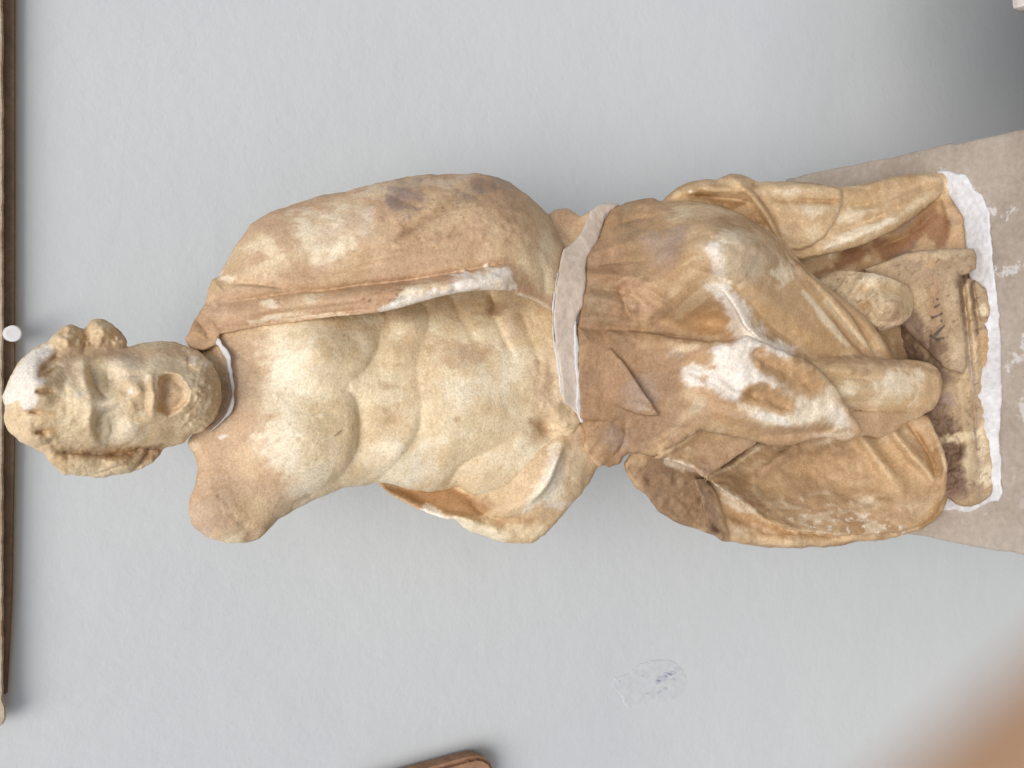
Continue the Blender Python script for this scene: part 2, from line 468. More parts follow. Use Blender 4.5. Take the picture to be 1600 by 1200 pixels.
o = bm_object('floor', bm, M_FLOOR); o.location = (0, 0, 0); tag(o, kind='structure')
D_WALL = 0.80
wc = CAM + NW * (D_WALL + 0.1); wc[2] = 1.75
wall = box_between('wall', wc, (4.0, 0.1, 1.748), M_WALL, bevel=0.0)
tag(wall, 'smooth pale grey painted plaster wall behind the statue', 'wall')
WR = np.array([math.cos(YAW), -math.sin(YAW), 0])       # along the wall, to the right

def wall_local(P):                                      # world -> wall object coordinates
    d = np.asarray(P) - wc
    return np.stack([d @ WR, d @ NW, d[..., 2]], -1)
# peeled patch of older paint on the wall
pp = [(958, 1068), (962, 1060), (972, 1056), (985, 1050), (998, 1040), (1012, 1034), (1028, 1031), (1046, 1032), (1060, 1040), (1070, 1054), (1072, 1066), (1068, 1078), (1060, 1088), (1048, 1095), (1034, 1098), (1020, 1095), (1008, 1100), (996, 1103), (983, 1106), (977, 1098), (972, 1086), (962, 1076)]
def flat_patch(name, pts, d, thick, mat, parent, seed=1, amp=1.6):
    q = spline(pts + [pts[0]], 4)[:-1]
    rr = random.Random(seed)
    q = [(x + rr.uniform(-amp, amp), y + rr.uniform(-amp, amp)) for x, y in q]
    xs = np.array([p[0] for p in q]); ys = np.array([p[1] for p in q])
    A = wall_local(at_d(xs, ys, d)); bm = bmesh.new()
    f = bm.faces.new([bm.verts.new(Vector(a)) for a in A])
    r = bmesh.ops.extrude_face_region(bm, geom=[f])
    for v in r['geom']:
        if isinstance(v, bmesh.types.BMVert): v.co.y += thick
    bmesh.ops.recalc_face_normals(bm, faces=bm.faces)
    return bm_object(name, bm, mat, parent)
flat_patch('paint_patch', pp, D_WALL - 0.0004, 0.002, M_FLAKE, wall)
rr = random.Random(4)
bl = [(1036, 1060, 9), (1050, 1051, 6), (1042, 1054, 7), (1028, 1066, 6), (1056, 1045, 4), (1040, 1076, 4), (1004, 1056, 2.5), (1030, 1082, 4), (1012, 1084, 2.5), (968, 1065, 2), (1050, 1062, 4)]
for bx, by, br in bl:
    pts = [(bx + br * rr.uniform(.6, 1.3) * math.cos(a), by + br * .62 * rr.uniform(.6, 1.3) * math.sin(a)) for a in np.linspace(0, 2 * math.pi, 9)[:-1]]
    flat_patch('paint_chip', pts, D_WALL - 0.0006, 0.002, M_BLUE, wall, seed=int(bx), amp=0.6)

# ---------------------------------------------------------------- things on the wall
def wall_solid(name, pts, d_front, d_back, mat, parent, bevel=0.002):
    xs = np.array([p[0] for p in pts], float); ys = np.array([p[1] for p in pts], float)
    A = at_d(xs, ys, d_front); bm = bmesh.new()
    f = bm.faces.new([bm.verts.new(Vector(a)) for a in A])
    r = bmesh.ops.extrude_face_region(bm, geom=[f])
    for v in r['geom']:
        if isinstance(v, bmesh.types.BMVert): v.co += Vector(NW) * (d_back - d_front)
    bmesh.ops.recalc_face_normals(bm, faces=bm.faces)
    if bevel: bmesh.ops.bevel(bm, geom=list(bm.edges), offset=bevel, segments=2, affect='EDGES')
    if parent:
        for v in bm.verts: v.co -= Vector(parent.location)
    return bm_object(name, bm, mat, parent)
slab = empty('stone_slab', tuple(at_d(np.array(-120.), np.array(500.), D_WALL)))
tag(slab, 'brown edged stone slab mounted on the wall above the head', 'slab')
rr = random.Random(2)
edge = [(5.5 + 1.0 * rr.uniform(-1, 1), y) for y in range(-260, 1100, 13)]
wall_solid('slab_panel', [(-330, -260)] + edge + [(9, 1105), (10, 1122), (4, 1134), (-8, 1140), (-330, 1150)], 0.783, 0.791, M_SLAB, slab, 0.0012)
wall_solid('slab_strip', [(-320, -255), (24.5, -255), (24.5, 300), (24, 700), (20, 940), (12, 1085), (-320, 1090)], 0.791, 0.7997, M_STRIP, slab, 0.001)  # thin dark brown strip behind the slab panel, showing below its edge
# white peg
pc = at_d(np.array(20.5), np.array(521.0), 0.762)
bm = bmesh.new()
rad = 12.3 * 0.762 * 0.9 / F
bmesh.ops.create_cone(bm, cap_ends=True, segments=40, radius1=rad, radius2=rad, depth=0.036)
bmesh.ops.bevel(bm, geom=[e for e in bm.edges if abs(e.verts[0].co.z - e.verts[1].co.z) < 1e-6 and e.verts[0].co.z > 0], offset=0.0008, segments=2, affect='EDGES')
peg = bm_object('wall_peg', bm, M_PEG)
peg.location = Vector(pc) + Vector(NW) * 0.018
peg.rotation_euler = (math.radians(90), 0, -YAW)
tag(peg, 'white round peg under the slab beside the statue head', 'peg')
# terracotta piece at the lower left of the wall (bottom of the photograph)
terra = wall_solid('terracotta_relief', [(540, 1242), (640, 1211), (690, 1197), (733, 1185), (746, 1182.5), (756, 1183.5), (766, 1189), (772, 1198), (775, 1212), (780, 1300), (560, 1340)], 0.778, 0.799, M_TERRA, None, 0.004)
tag(terra, 'orange brown terracotta piece with rounded corner fixed to the wall', 'terracotta')
# neighbouring pedestal, only a corner of it in view
c = at_d(np.array(1577.), np.array(17.), 0.466); hx, hy = 0.20, 0.17
cc = c + WR * hx - NW * hy
nb = box_between('pale_pedestal', (cc[0], cc[1], c[2] / 2), (hx, hy, c[2] / 2 - 0.001), M_PINK, bevel=0.006)
tag(nb, 'pale pinkish stone pedestal beside the statue, only its corner showing', 'pedestal')

# ---------------------------------------------------------------- pedestal under the statue
pa = at_z(np.array([1420., 1230., 1600., 1600.]), np.array([835., 277., 870., 200.]), ZTOP)
left_u = float(np.mean([(pa[0] - CAM) @ WR, (pa[2] - CAM) @ WR])); right_u = float(np.mean([(pa[1] - CAM) @ WR, (pa[3] - CAM) @ WR]))
v1 = float((pa[1] - CAM) @ NW) + 0.006; v0 = 0.30
ctr = CAM + WR * (left_u + right_u) / 2 + NW * (v0 + v1) / 2
ped = box_between('pedestal', (ctr[0], ctr[1], ZTOP / 2), ((right_u - left_u) / 2, (v1 - v0) / 2, ZTOP / 2 - 0.0005), M_PED, bevel=0.004, cuts=34, jitter=0.0)
me_ = ped.data; vv = np.empty(len(me_.vertices) * 3, np.float32); me_.vertices.foreach_get('co', vv); vv = vv.reshape(-1, 3)
_e = np.minimum((right_u - left_u) / 2 - np.abs(vv[:, 0]), 0.02) / 0.02
_n = fbm(vv[:, 0], vv[:, 1] + vv[:, 2] * 0.7, 0.05, 4, 91); _m = fbm(vv[:, 0] - vv[:, 2], vv[:, 1], 0.012, 3, 92)
_top = vv[:, 2] > ZTOP / 2 - 0.02
vv[:, 2] += np.where(_top, 0.0007 * _n + 0.0004 * _m - 0.0005, 0)
vv[:, 0] += np.sign(vv[:, 0]) * (1 - np.clip(_e, 0, 1)) * (0.0012 * _n + 0.0010 * _m)
me_.vertices.foreach_set('co', vv.ravel()); me_.update(); me_.polygons.foreach_set('use_smooth', np.ones(len(me_.polygons), bool))
tag(ped, 'grey brown cement pedestal with white splashes under the statue', 'pedestal')

# ---------------------------------------------------------------- the statue
CREAM = (.79, .69, .49); LCREAM = (.84, .775, .62); TAN = (.545, .385, .25); BROWN = (.35, .225, .135); DBROWN = (.135, .083, .055)
CHIP = (.83, .80, .74); GREY = (.37, .30, .255); OCHRE = (.45, .275, .125); PURPLE = (.29, .21, .185); SAND = (.66, .52, .335)
class Paint:
    def __init__(s, V, base, seed=0, var=None):
        dep = np.maximum(V[:, 2] + 40, 0)                     # the patina does not run straight through the block
        s.X = V[:, 0] + 0.16 * dep * fbm(V[:, 2], V[:, 1], 45, 3, seed + 70); s.Y = V[:, 1] + 0.16 * dep * fbm(V[:, 2] + 300, V[:, 0], 45, 3, seed + 71); s.seed = seed
        U1, U2 = V[:, 0] + 0.7 * V[:, 2], V[:, 1] - 0.6 * V[:, 2]
        s.c = np.tile(np.array(base, float), (len(V), 1))
        if var is not None:
            a = smooth(-0.35, 0.5, fbm(U1, U2, 70, 4, seed + 40)); s._mix(a * 0.7, var)
        s.n1 = fbm(U1, U2, 30, 4, seed + 50); s.n2 = fbm(U1, U2, 9, 3, seed + 60); s.U1, s.U2 = U1, U2
    def _mix(s, a, col):
        s.c += (np.array(col) - s.c) * np.asarray(a)[:, None]
    def blob(s, x, y, rx, ry, col, a=0.8, ang=0, soft=0.55, n=0.5):
        c, q = math.cos(math.radians(ang)), math.sin(math.radians(ang))
        u = ((s.X - x) * c + (s.Y - y) * q) / rx; v = (-(s.X - x) * q + (s.Y - y) * c) / ry
        r = np.sqrt(u * u + v * v) + n * s.n1 + n * 0.9 * s.n2
        s._mix(a * (1 - smooth(1 - soft, 1 + soft * 0.4, r)), col)
    def poly(s, pts, col, a=0.9, soft=6, n=5):
        d, _ = poly_dist(pts, s.X, s.Y, 1)
        d = d + n * (s.n1 + 0.8 * s.n2)
        s._mix(a * smooth(-soft, soft, d), col)
    def line(s, pts, col, a=0.8, soft=0.6, n=0.4, sm=True):     # (x, y, half width)
        q = spline(pts) if sm and len(pts) > 2 else pts
        d, _, (wd,) = line_dist(q, s.X, s.Y)
        r = d / wd + n * s.n1 + n * s.n2
        s._mix(a * (1 - smooth(1 - soft, 1 + soft * .5, r)), col)
    def specks(s, poly, col, thr=0.55, a=0.8, scale=5, wd=0.2):
        d, _ = poly_dist(poly, s.X, s.Y, 1)
        s._mix(a * smooth(-8, 8, d) * smooth(thr, thr + wd, fbm(s.U1, s.U2, scale, 2, s.seed + 77)), col)
    def done(s, k=(1, 1, 1)):
        lum = s.c.mean(1); t = smooth(0.52, 0.74, lum)[:, None]
        return np.clip(s.c * (np.array(k) * (1 - t) + t), 0.02, 0.86)

base_p = at_z(np.array(1500.), np.array(590.), ZTOP)
base_p = np.array([base_p[0], base_p[1] + 0.08, ZTOP])
statue = empty('marble_statue', tuple(base_p))
tag(statue, 'half draped seated marble figure with bearded head and missing arm', 'statue')
def part(name, layers, h, paint, seed, mat=None, it=1, parent=None, floor_at=None):
    V, Q = carve(layers, h, seed=seed, it=it)
    c = paint(V) if paint else None
    Wd = to_world(V)
    if floor_at is not None: Wd[:, 2] = np.maximum(Wd[:, 2], floor_at)
    print('part', name, len(V), len(Q))
    return link_mesh(name, Wd - base_p, Q, mat or M_MARBLE, parent or statue, c)

# ------------------------------------------------ head
HAIR = [(4, 620, 22), (15, 590, 25), (33, 560, 25), (50, 546, 22), (72, 535, 18), (84, 522, 14), (98, 510, 12), (110, 507, 12), (122, 511, 10), (131, 514, 8), (136, 506, 10), (142, 500, 12), (150, 498, 14), (160, 498, 14), (175, 506, 14), (190, 519, 12), (197, 527, 10), (200, 533, 8), (196, 560, 20), (190, 620, 20), (200, 692, 8), (214, 702, 8), (255, 701, 5), (252, 708, 6), (240, 724, 8), (226, 733, 10), (212, 739, 12), (182, 742, 14), (168, 745, 14), (150, 747, 16), (125, 744, 16), (100, 742, 16), (85, 730, 16), (76, 720, 14), (70, 710, 16), (50, 700, 20), (30, 690, 20), (12, 672, 20), (5, 657, 16), (8, 637, 18)]
FACE = [(54, 600, 10), (58, 575, 10), (76, 555, 14), (120, 551, 18), (170, 547, 18), (205, 541, 18), (225, 535, 16), (250, 533, 16), (275, 534, 16), (294, 541, 16), (312, 549, 18), (332, 568, 16), (345, 596, 14), (346, 630, 14), (336, 655, 14), (318, 674, 14), (297, 682, 14), (287, 693, 10), (268, 698, 12), (240, 700, 14), (200, 701, 16), (150, 703, 16), (110, 703, 14), (78, 694, 12), (57, 664, 10)]
hair_ops = [rough_at([(90, 540), (92, 498), (205, 498), (205, 540)], 6, 15, 22), rough_at([(90, 540), (92, 498), (205, 498), (205, 540)], 2.5, 7, 23), bump(60, 600, 40, 40, 8), bump(100, 528, 18, 14, 16), bump(160, 516, 20, 13, 18), crease([(133, 512, 6, 9), (134, 530, 7, 10), (130, 552, 5, 6)]),
    bump(175, 512, 9, 8, 6), crease([(182, 508, 4, 5), (192, 524, 4, 6)]), bump(120, 520, 10, 7, 5),
    bump(120, 722, 45, 14, 10), bump(60, 685, 25, 14, 8), bump(190, 722, 26, 12, 10),
    crease([(92, 706, 6, 8), (130, 708, 7, 12), (170, 710, 9, 20), (196, 709, 8, 18), (214, 704, 6, 10)]),
    crease([(208, 738, 4, 8), (220, 722, 5, 14), (232, 708, 5, 10)]), crease([(150, 742, 4, 4), (176, 732, 4, 6), (206, 722, 4, 5)]),
    crease([(60, 700, 5, 4), (82, 690, 6, 6)]), crease([(20, 662, 5, 4), (34, 650, 5, 4)]),
    rough_at([(10, 640), (60, 690), (100, 705), (100, 745), (250, 740), (240, 704), (110, 702), (40, 640)], 2.4, 12, 21),
    crease([(88, 557, 7, 12), (74, 571, 7, 18), (62, 583, 5, 8)]), crease([(92, 570, 4, 4), (78, 582, 5, 9), (62, 588, 4, 6)]),
    crease([(84, 612, 5, 6), (70, 612, 5, 9), (58, 612, 4, 7)]), crease([(80, 646, 5, 8), (60, 644, 6, 16), (42, 643, 4, 7)]),
    crease([(84, 671, 5, 10), (70, 673, 6, 16), (57, 676, 4, 7)])]
face_ops = [
    # sockets and brow
    bump(162, 592, 26, 22, -28), bump(170, 668, 24, 22, -26), ridge([(132, 568, 10, 5), (134, 592, 9, 10), (142, 614, 9, 8)]), ridge([(142, 640, 9, 8), (142, 664, 9, 9), (150, 690, 9, 4)]),
    bump(160, 593, 10, 17, 10), bump(168, 668, 10, 15, 10),                     # eyeballs
    crease([(140, 572, 5, 5), (145, 592, 5, 9), (152, 610, 6, 14), (163, 620, 6, 12), (172, 615, 4, 3)]),
    crease([(176, 642, 5, 6), (162, 646, 5, 11), (153, 658, 5, 12), (151, 676, 5, 8), (158, 688, 4, 3)]),
    crease([(166, 580, 3, 2.0), (169, 596, 3, 2.5), (168, 610, 3, 2)]), crease([(173, 656, 3, 2), (175, 670, 3, 2.5), (172, 682, 3, 2)]),
    # nose (broken tip)
    ridge([(128, 628, 14, 5), (165, 630, 12, 10), (188, 624, 15, 10), (202, 618, 20, 10), (212, 616, 18, 6)]),
    bump(206, 598, 12, 11, 6), bump(208, 638, 12, 11, 5), bump(200, 612, 8, 8, -4), ridge([(218, 612, 9, 7), (232, 616, 9, 4)]), crease([(224, 596, 6, 3), (227, 616, 6, 2), (226, 638, 6, 3)]),
    crease([(198, 588, 5, 3), (212, 586, 5, 5), (228, 580, 6, 3)]), crease([(198, 650, 5, 3), (212, 652, 5, 5), (228, 657, 6, 3)]),
    # cheeks
    bump(195, 572, 24, 18, 9), bump(198, 672, 24, 16, 10), crease([(150, 553, 7, 5), (180, 549, 8, 6), (205, 556, 8, 4), (225, 560, 8, 2)]),
    # mouth: rim, open bowl, tongue
    bump(268, 615, 40, 48, 9), pit(spline([(242, 600), (252, 585), (270, 583), (288, 594), (296, 616), (288, 642), (268, 651), (248, 645), (245, 624), (247, 613), (242, 600)], 5)[:-1], 26, 12, 6), bump(276, 617, 15, 22, 18), crease([(262, 617, 3, 5), (270, 617, 3, 6), (280, 616, 3, 3)]), bump(290, 618, 8, 20, 6),
    ridge([(236, 588, 5, 5), (237, 604, 5, 6), (241, 617, 5, 6), (238, 634, 5, 6), (239, 648, 5, 4)]),
    # beard
    rough_at([(282, 545), (335, 560), (348, 600), (346, 640), (300, 690), (285, 660), (300, 620)], 3.6, 12, 31),
    rough_at([(282, 545), (335, 560), (348, 600), (346, 640), (300, 690), (285, 660), (300, 620)], 2.0, 5, 33),
    bump(312, 612, 20, 34, 10), bump(290, 660, 18, 14, 6), bump(250, 680, 16, 10, 5), bump(245, 550, 20, 10, 5),
    crease([(120, 700, 7, 4), (170, 699, 7, 6), (205, 698, 6, 4)]),
    crease([(100, 600, 8, 1.5), (104, 630, 8, 2.5), (100, 660, 8, 1.5)]),
]
NECK = [(285, 552, 40), (305, 543, 40), (325, 534, 40), (345, 541, 36), (362, 562, 30), (372, 595, 30), (372, 625, 30), (360, 652, 36), (335, 672, 40), (300, 678, 40)]
head_layers = [
    Layer(HAIR, [(8, 620, -22), (40, 620, -54), (60, 640, -60), (60, 590, -58), (35, 660, -40), (70, 560, -30), (100, 525, 0), (160, 512, 5), (190, 525, 15), (130, 545, -10), (120, 620, -40), (160, 625, -30), (90, 680, -35), (110, 722, -8), (160, 725, -4), (200, 722, 2), (240, 712, 14)],
          [(8, 620, 60), (50, 620, 140), (110, 620, 165), (160, 620, 160), (190, 620, 150), (110, 520, 70), (160, 510, 66), (110, 725, 80), (200, 722, 50), (240, 712, 42)], R=18, Rb=22, k=5, rough=1.5, edge=1.3, ops=hair_ops),
    Layer(FACE, [(70, 625, -56), (110, 625, -64), (110, 570, -30), (110, 690, -26), (140, 600, -58), (140, 662, -56), (165, 628, -60), (180, 560, -24), (190, 575, -40), (195, 670, -40), (195, 694, -14), (215, 545, 2), (215, 617, -64), (240, 575, -46), (240, 660, -44), (267, 615, -64), (255, 542, 4), (255, 690, -4), (290, 560, -14), (290, 670, -16), (312, 610, -62), (332, 585, -38), (338, 612, -44), (325, 655, -30)],
          [(70, 625, 90), (200, 560, 80), (200, 680, 85), (300, 560, 60), (300, 660, 60), (340, 620, 30)], R=14, Rb=30, k=4, rough=1.2, edge=1.2, ops=face_ops),
    Layer(NECK, [(300, 610, 10), (340, 610, 2), (360, 600, 8), (345, 560, 18), (330, 660, 22), (300, 560, 26), (300, 665, 30)],
          [(300, 610, 130), (360, 610, 120), (330, 550, 100), (330, 665, 100)], R=36, k=3, rough=0.8),
]
def paint_head(V):
    p = Paint(V, SAND, 3, CREAM)
    p.blob(110, 625, 60, 70, CREAM, .6); p.blob(195, 620, 40, 30, SAND, .5); p.blob(195, 575, 34, 22, LCREAM, .6); p.blob(195, 675, 34, 22, LCREAM, .7); p.blob(165, 635, 30, 16, LCREAM, .5)
    p.blob(160, 585, 18, 26, (.60, .54, .40), .5); p.blob(166, 670, 18, 22, (.62, .55, .40), .5)
    p.line([(88, 556, 12), (110, 553, 12), (180, 550, 12), (230, 558, 10), (270, 548, 10)], TAN, .55)
    p.blob(100, 590, 30, 20, TAN, .45); p.blob(280, 550, 40, 18, TAN, .5); p.blob(268, 617, 24, 28, TAN, .55); p.blob(268, 652, 12, 10, BROWN, .35)
    p.line([(222, 590, 12), (240, 570, 12), (275, 566, 10), (296, 590, 10), (300, 620, 10)], CREAM, .6)
    p.poly([(4, 620), (15, 590), (33, 560), (52, 545), (80, 538), (88, 552), (76, 566), (66, 578), (58, 592), (72, 596), (60, 604), (55, 612), (62, 622), (54, 636), (42, 641), (26, 626), (8, 632)], CHIP, .95, 3, 3)
    for a in ([(88, 557, 6), (74, 571, 7), (64, 582, 5)], [(92, 573, 4), (76, 583, 5), (62, 588, 4)], [(80, 612, 5), (58, 612, 5)], [(84, 646, 5), (42, 643, 5)], [(84, 671, 6), (58, 676, 5)]):
        p.line(a, OCHRE, .55, sm=False)
    p.line([(96, 706, 8), (140, 707, 8), (190, 709, 10), (216, 704, 8)], BROWN, .6); p.line([(170, 712, 6), (205, 706, 6)], OCHRE, .5, sm=False)
    p.poly([(212, 702), (258, 700), (246, 716), (222, 732), (206, 736), (216, 720)], BROWN, .75, 4, 4)
    p.line([(184, 515, 6), (196, 528, 6)], BROWN, .5, sm=False); p.line([(131, 515, 6), (134, 545, 6)], OCHRE, .4, sm=False)
    p.poly([(312, 580), (330, 565), (348, 600), (348, 635), (325, 665), (306, 650), (312, 620)], (.50, .40, .27), .75, 8, 8)
    p.line([(338, 566, 8), (350, 590, 8), (352, 620, 8), (340, 652, 8)], OCHRE, .5)
    p.specks([(285, 545), (335, 560), (345, 640), (290, 690), (270, 680), (300, 610)], LCREAM, .6, .5, 7)
    p.specks([(90, 560), (90, 700), (240, 700), (240, 560)], LCREAM, .75, .5, 10)
    p.blob(303, 567, 10, 7, CHIP, .5); p.blob(324, 566, 7, 7, CHIP, .4); p.blob(122, 616, 8, 6, CHIP, .45); p.blob(100, 715, 20, 8, SAND, .5); p.blob(205, 610, 6, 5, CHIP, .6)
    INK = (.05, .045, .055)
    p.line([(298, 541, 1.8), (306, 541.5, 2.0), (316, 543, 1.8)], INK, .9, sm=False, n=.1); p.line([(303, 547, 2.0), (311, 545.5, 2.0), (320, 547.5, 1.8)], INK, .9, sm=False, n=.1); p.line([(307, 541, 1.6), (313, 546, 1.6)], INK, .8, sm=False, n=.1)
    return p.done()
head = part('head', head_layers, 1.9, paint_head, 100)
# pencilled inventory number on the neck and on the plinth block: small flat marks on the stone
SEAM = [(316, 534, 2.5), (322, 531, 4), (327, 531, 2), (335, 532.5, 4), (340, 534, 5.5), (346, 541, 3.5), (351, 548, 5.5), (356, 558, 4.5), (358, 570, 2.5), (361, 590, 2.4), (363.5, 605, 2.8), (364, 620, 2.2), (362, 632, 2.8), (358, 643, 3.6), (350, 654, 2), (340, 664, 1.6), (328, 674, 1.5)]
def band_poly(line):
    q = spline(line, 4); L, Rr = [], []
    for i, p in enumerate(q):
        a = q[max(0, i - 1)]; b = q[min(len(q) - 1, i + 1)]
        dx, dy = b[0] - a[0], b[1] - a[1]; n = math.hypot(dx, dy) + 1e-9
        L.append((p[0] - dy / n * p[2], p[1] + dx / n * p[2])); Rr.append((p[0] + dy / n * p[2], p[1] - dx / n * p[2]))
    return L + Rr[::-1]
part('neck_mortar', [Layer(band_poly(SEAM), [(320, 531, 26), (340, 533, 14), (356, 556, 0), (363, 595, -7), (364, 625, -8), (350, 655, 0), (328, 674, 16)], thick=40, R=2.5, k=1, rough=0.6, edge=1.0)], 1.4, None, 130, M_WHITE)

# ------------------------------------------------ torso
TORSO = [(320, 520, 30), (322, 545, 20), (326, 575, 18), (326, 620, 18), (318, 660, 20), (294, 686, 20), (292, 695, 16), (305, 712, 22), (310, 732, 26), (305, 757, 28), (297, 775, 28), (294, 802, 26), (300, 822, 22), (317, 835, 22), (330, 843, 20), (355, 848, 20), (385, 848, 18), (405, 843, 16), (418, 830, 18), (435, 811, 26), (455, 800, 34), (485, 784, 46), (517, 770, 54), (535, 762, 58), (567, 759, 60), (587, 755, 60), (605, 755, 60), (642, 765, 60), (670, 769, 60), (692, 766, 55), (715, 760, 50), (740, 775, 40), (800, 780, 40), (850, 730, 30), (892, 690, 20), (908, 658, 8), (893, 634, 6), (882, 620, 6), (876, 570, 6), (870, 530, 6), (868, 490, 6), (870, 440, 20), (800, 380, 30), (600, 400, 30), (420, 420, 30), (340, 470, 30)]
torso_ops = [
    bump(470, 692, 72, 62, 26), bump(500, 548, 62, 52, 22), crease([(405, 612, 23.8, 0.8), (470, 613, 26.1, 4.0), (540, 608, 21.4, 5.6)]),
    step([(541, 606, 47.5, 4.8), (553, 632, 47.5, 8.8), (557, 672, 47.5, 11.3), (551, 708, 47.5, 11.3), (532, 741, 47.5, 8.8), (500, 764, 40.4, 6.5), (455, 786, 35.6, 3.2)][::1], soft=16),
    step([(592, 508, 40.4, 4.8), (584, 545, 40.4, 8.8), (572, 572, 40.4, 8.8), (556, 590, 35.6, 6.5), (541, 606, 28.5, 3.2)], soft=15),
    crease([(455, 788, 14.2, 4.0), (500, 768, 16.6, 5.6), (535, 742, 16.6, 7.3), (557, 706, 16.6, 8.8), (563, 670, 16.6, 8.8), (559, 630, 15.4, 7.3), (545, 604, 14.2, 4.8), (560, 588, 14.2, 5.6), (577, 570, 16.6, 6.5), (590, 545, 16.6, 7.3), (597, 505, 16.6, 7.3)]),
    bump(605, 640, 42, 46, 8), bump(622, 712, 28, 30, 12), bump(690, 640, 60, 74, 9), bump(625, 560, 36, 30, 10), bump(705, 555, 36, 32, 9), bump(700, 700, 40, 40, 8),
    crease([(583, 756, 14.2, 3.2), (602, 740, 15.4, 6.5), (628, 714, 15.4, 7.3), (648, 688, 15.4, 7.3), (658, 655, 16.6, 6.5), (658, 620, 19.0, 4.8), (652, 585, 21.4, 4.0), (655, 550, 21.4, 5.6), (670, 515, 16.6, 7.3), (668, 480, 16.6, 6.5)]),
    step([(655, 640, 40.4, 3.2), (652, 670, 40.4, 5.6), (640, 700, 35.6, 6.5), (612, 732, 33.2, 5.6), (590, 757, 28.5, 3.2)], soft=12),
    crease([(692, 772, 10.6, 8.1), (704, 752, 11.9, 9.6), (717, 731, 11.9, 9.6), (738, 717, 13.1, 8.1), (766, 705, 14.2, 7.3), (792, 688, 15.4, 5.6), (820, 668, 16.6, 3.2)]),
    bump(800, 725, 50, 36, 12), bump(755, 640, 48, 60, 12), bump(615, 655, 22, 20, -4), crease([(560, 605, 23.8, 1.6), (650, 600, 26.1, 4.0), (760, 598, 26.1, 3.2)]),
    bump(850, 668, 18, 16, -20), ridge([(868, 655, 10.6, 5.6), (890, 668, 10.6, 8.1), (900, 690, 9.5, 4.0)]), bump(848, 663, 8, 9, -12), bump(870, 640, 14, 12, 8),
    bump(745, 515, 36, 22, 10), bump(640, 505, 30, 22, 10), crease([(705, 462, 16.6, 8.1), (722, 500, 17.9, 7.3), (746, 532, 15.4, 4.0)]), crease([(592, 470, 14.2, 4.8), (604, 495, 14.2, 5.6), (602, 520, 14.2, 3.2)]),
    crease([(768, 462, 9.5, 16.1), (772, 478, 9.5, 17.7), (768, 490, 7.1, 8.1)]), bump(800, 500, 20, 30, 12), crease([(775, 500, 11.9, 4.8), (790, 535, 14.2, 6.5), (805, 565, 14.2, 3.2)]), crease([(815, 490, 11.9, 4.0), (830, 530, 14.2, 5.6), (845, 570, 14.2, 3.2)]),
    bump(350, 790, 40, 40, 12), crease([(425, 824, 14.2, 8.1), (450, 794, 14.2, 7.3), (480, 774, 11.9, 4.0)]), bump(395, 838, 16, 10, -8), bump(365, 710, 34, 60, -10), bump(400, 560, 30, 50, -5),
    rough_at([(300, 780), (330, 840), (410, 845), (400, 820), (330, 760)], 2.5, 12, 61), rough_at([(840, 560), (880, 560), (905, 660), (870, 690), (840, 640)], 3.5, 11, 62),
]
torso_layer = Layer(TORSO, [(340, 600, 18), (335, 670, 20), (315, 720, 28), (340, 800, 8), (380, 830, 14), (400, 790, 2), (390, 690, -8), (470, 690, -30), (470, 615, -24), (500, 550, -26), (380, 560, 6), (350, 500, 30), (400, 470, 24), (520, 470, 24), (620, 470, 40), (720, 462, 46), (800, 470, 34), (640, 510, 6), (740, 510, 4), (600, 560, -18), (600, 640, -26), (690, 640, -32), (780, 610, -32), (780, 540, -14), (700, 540, -12), (850, 560, -22), (850, 640, -22), (890, 650, -18), (480, 770, 0), (560, 720, -18), (640, 740, -16), (680, 740, -14), (780, 740, -10), (850, 700, -14)],
    [(350, 600, 150), (340, 800, 110), (390, 820, 100), (450, 700, 180), (600, 600, 185), (640, 745, 110), (800, 600, 185), (880, 600, 160), (500, 500, 180)], R=30, Rb=40, k=4, rough=0.8, edge=0.8, ops=torso_ops)
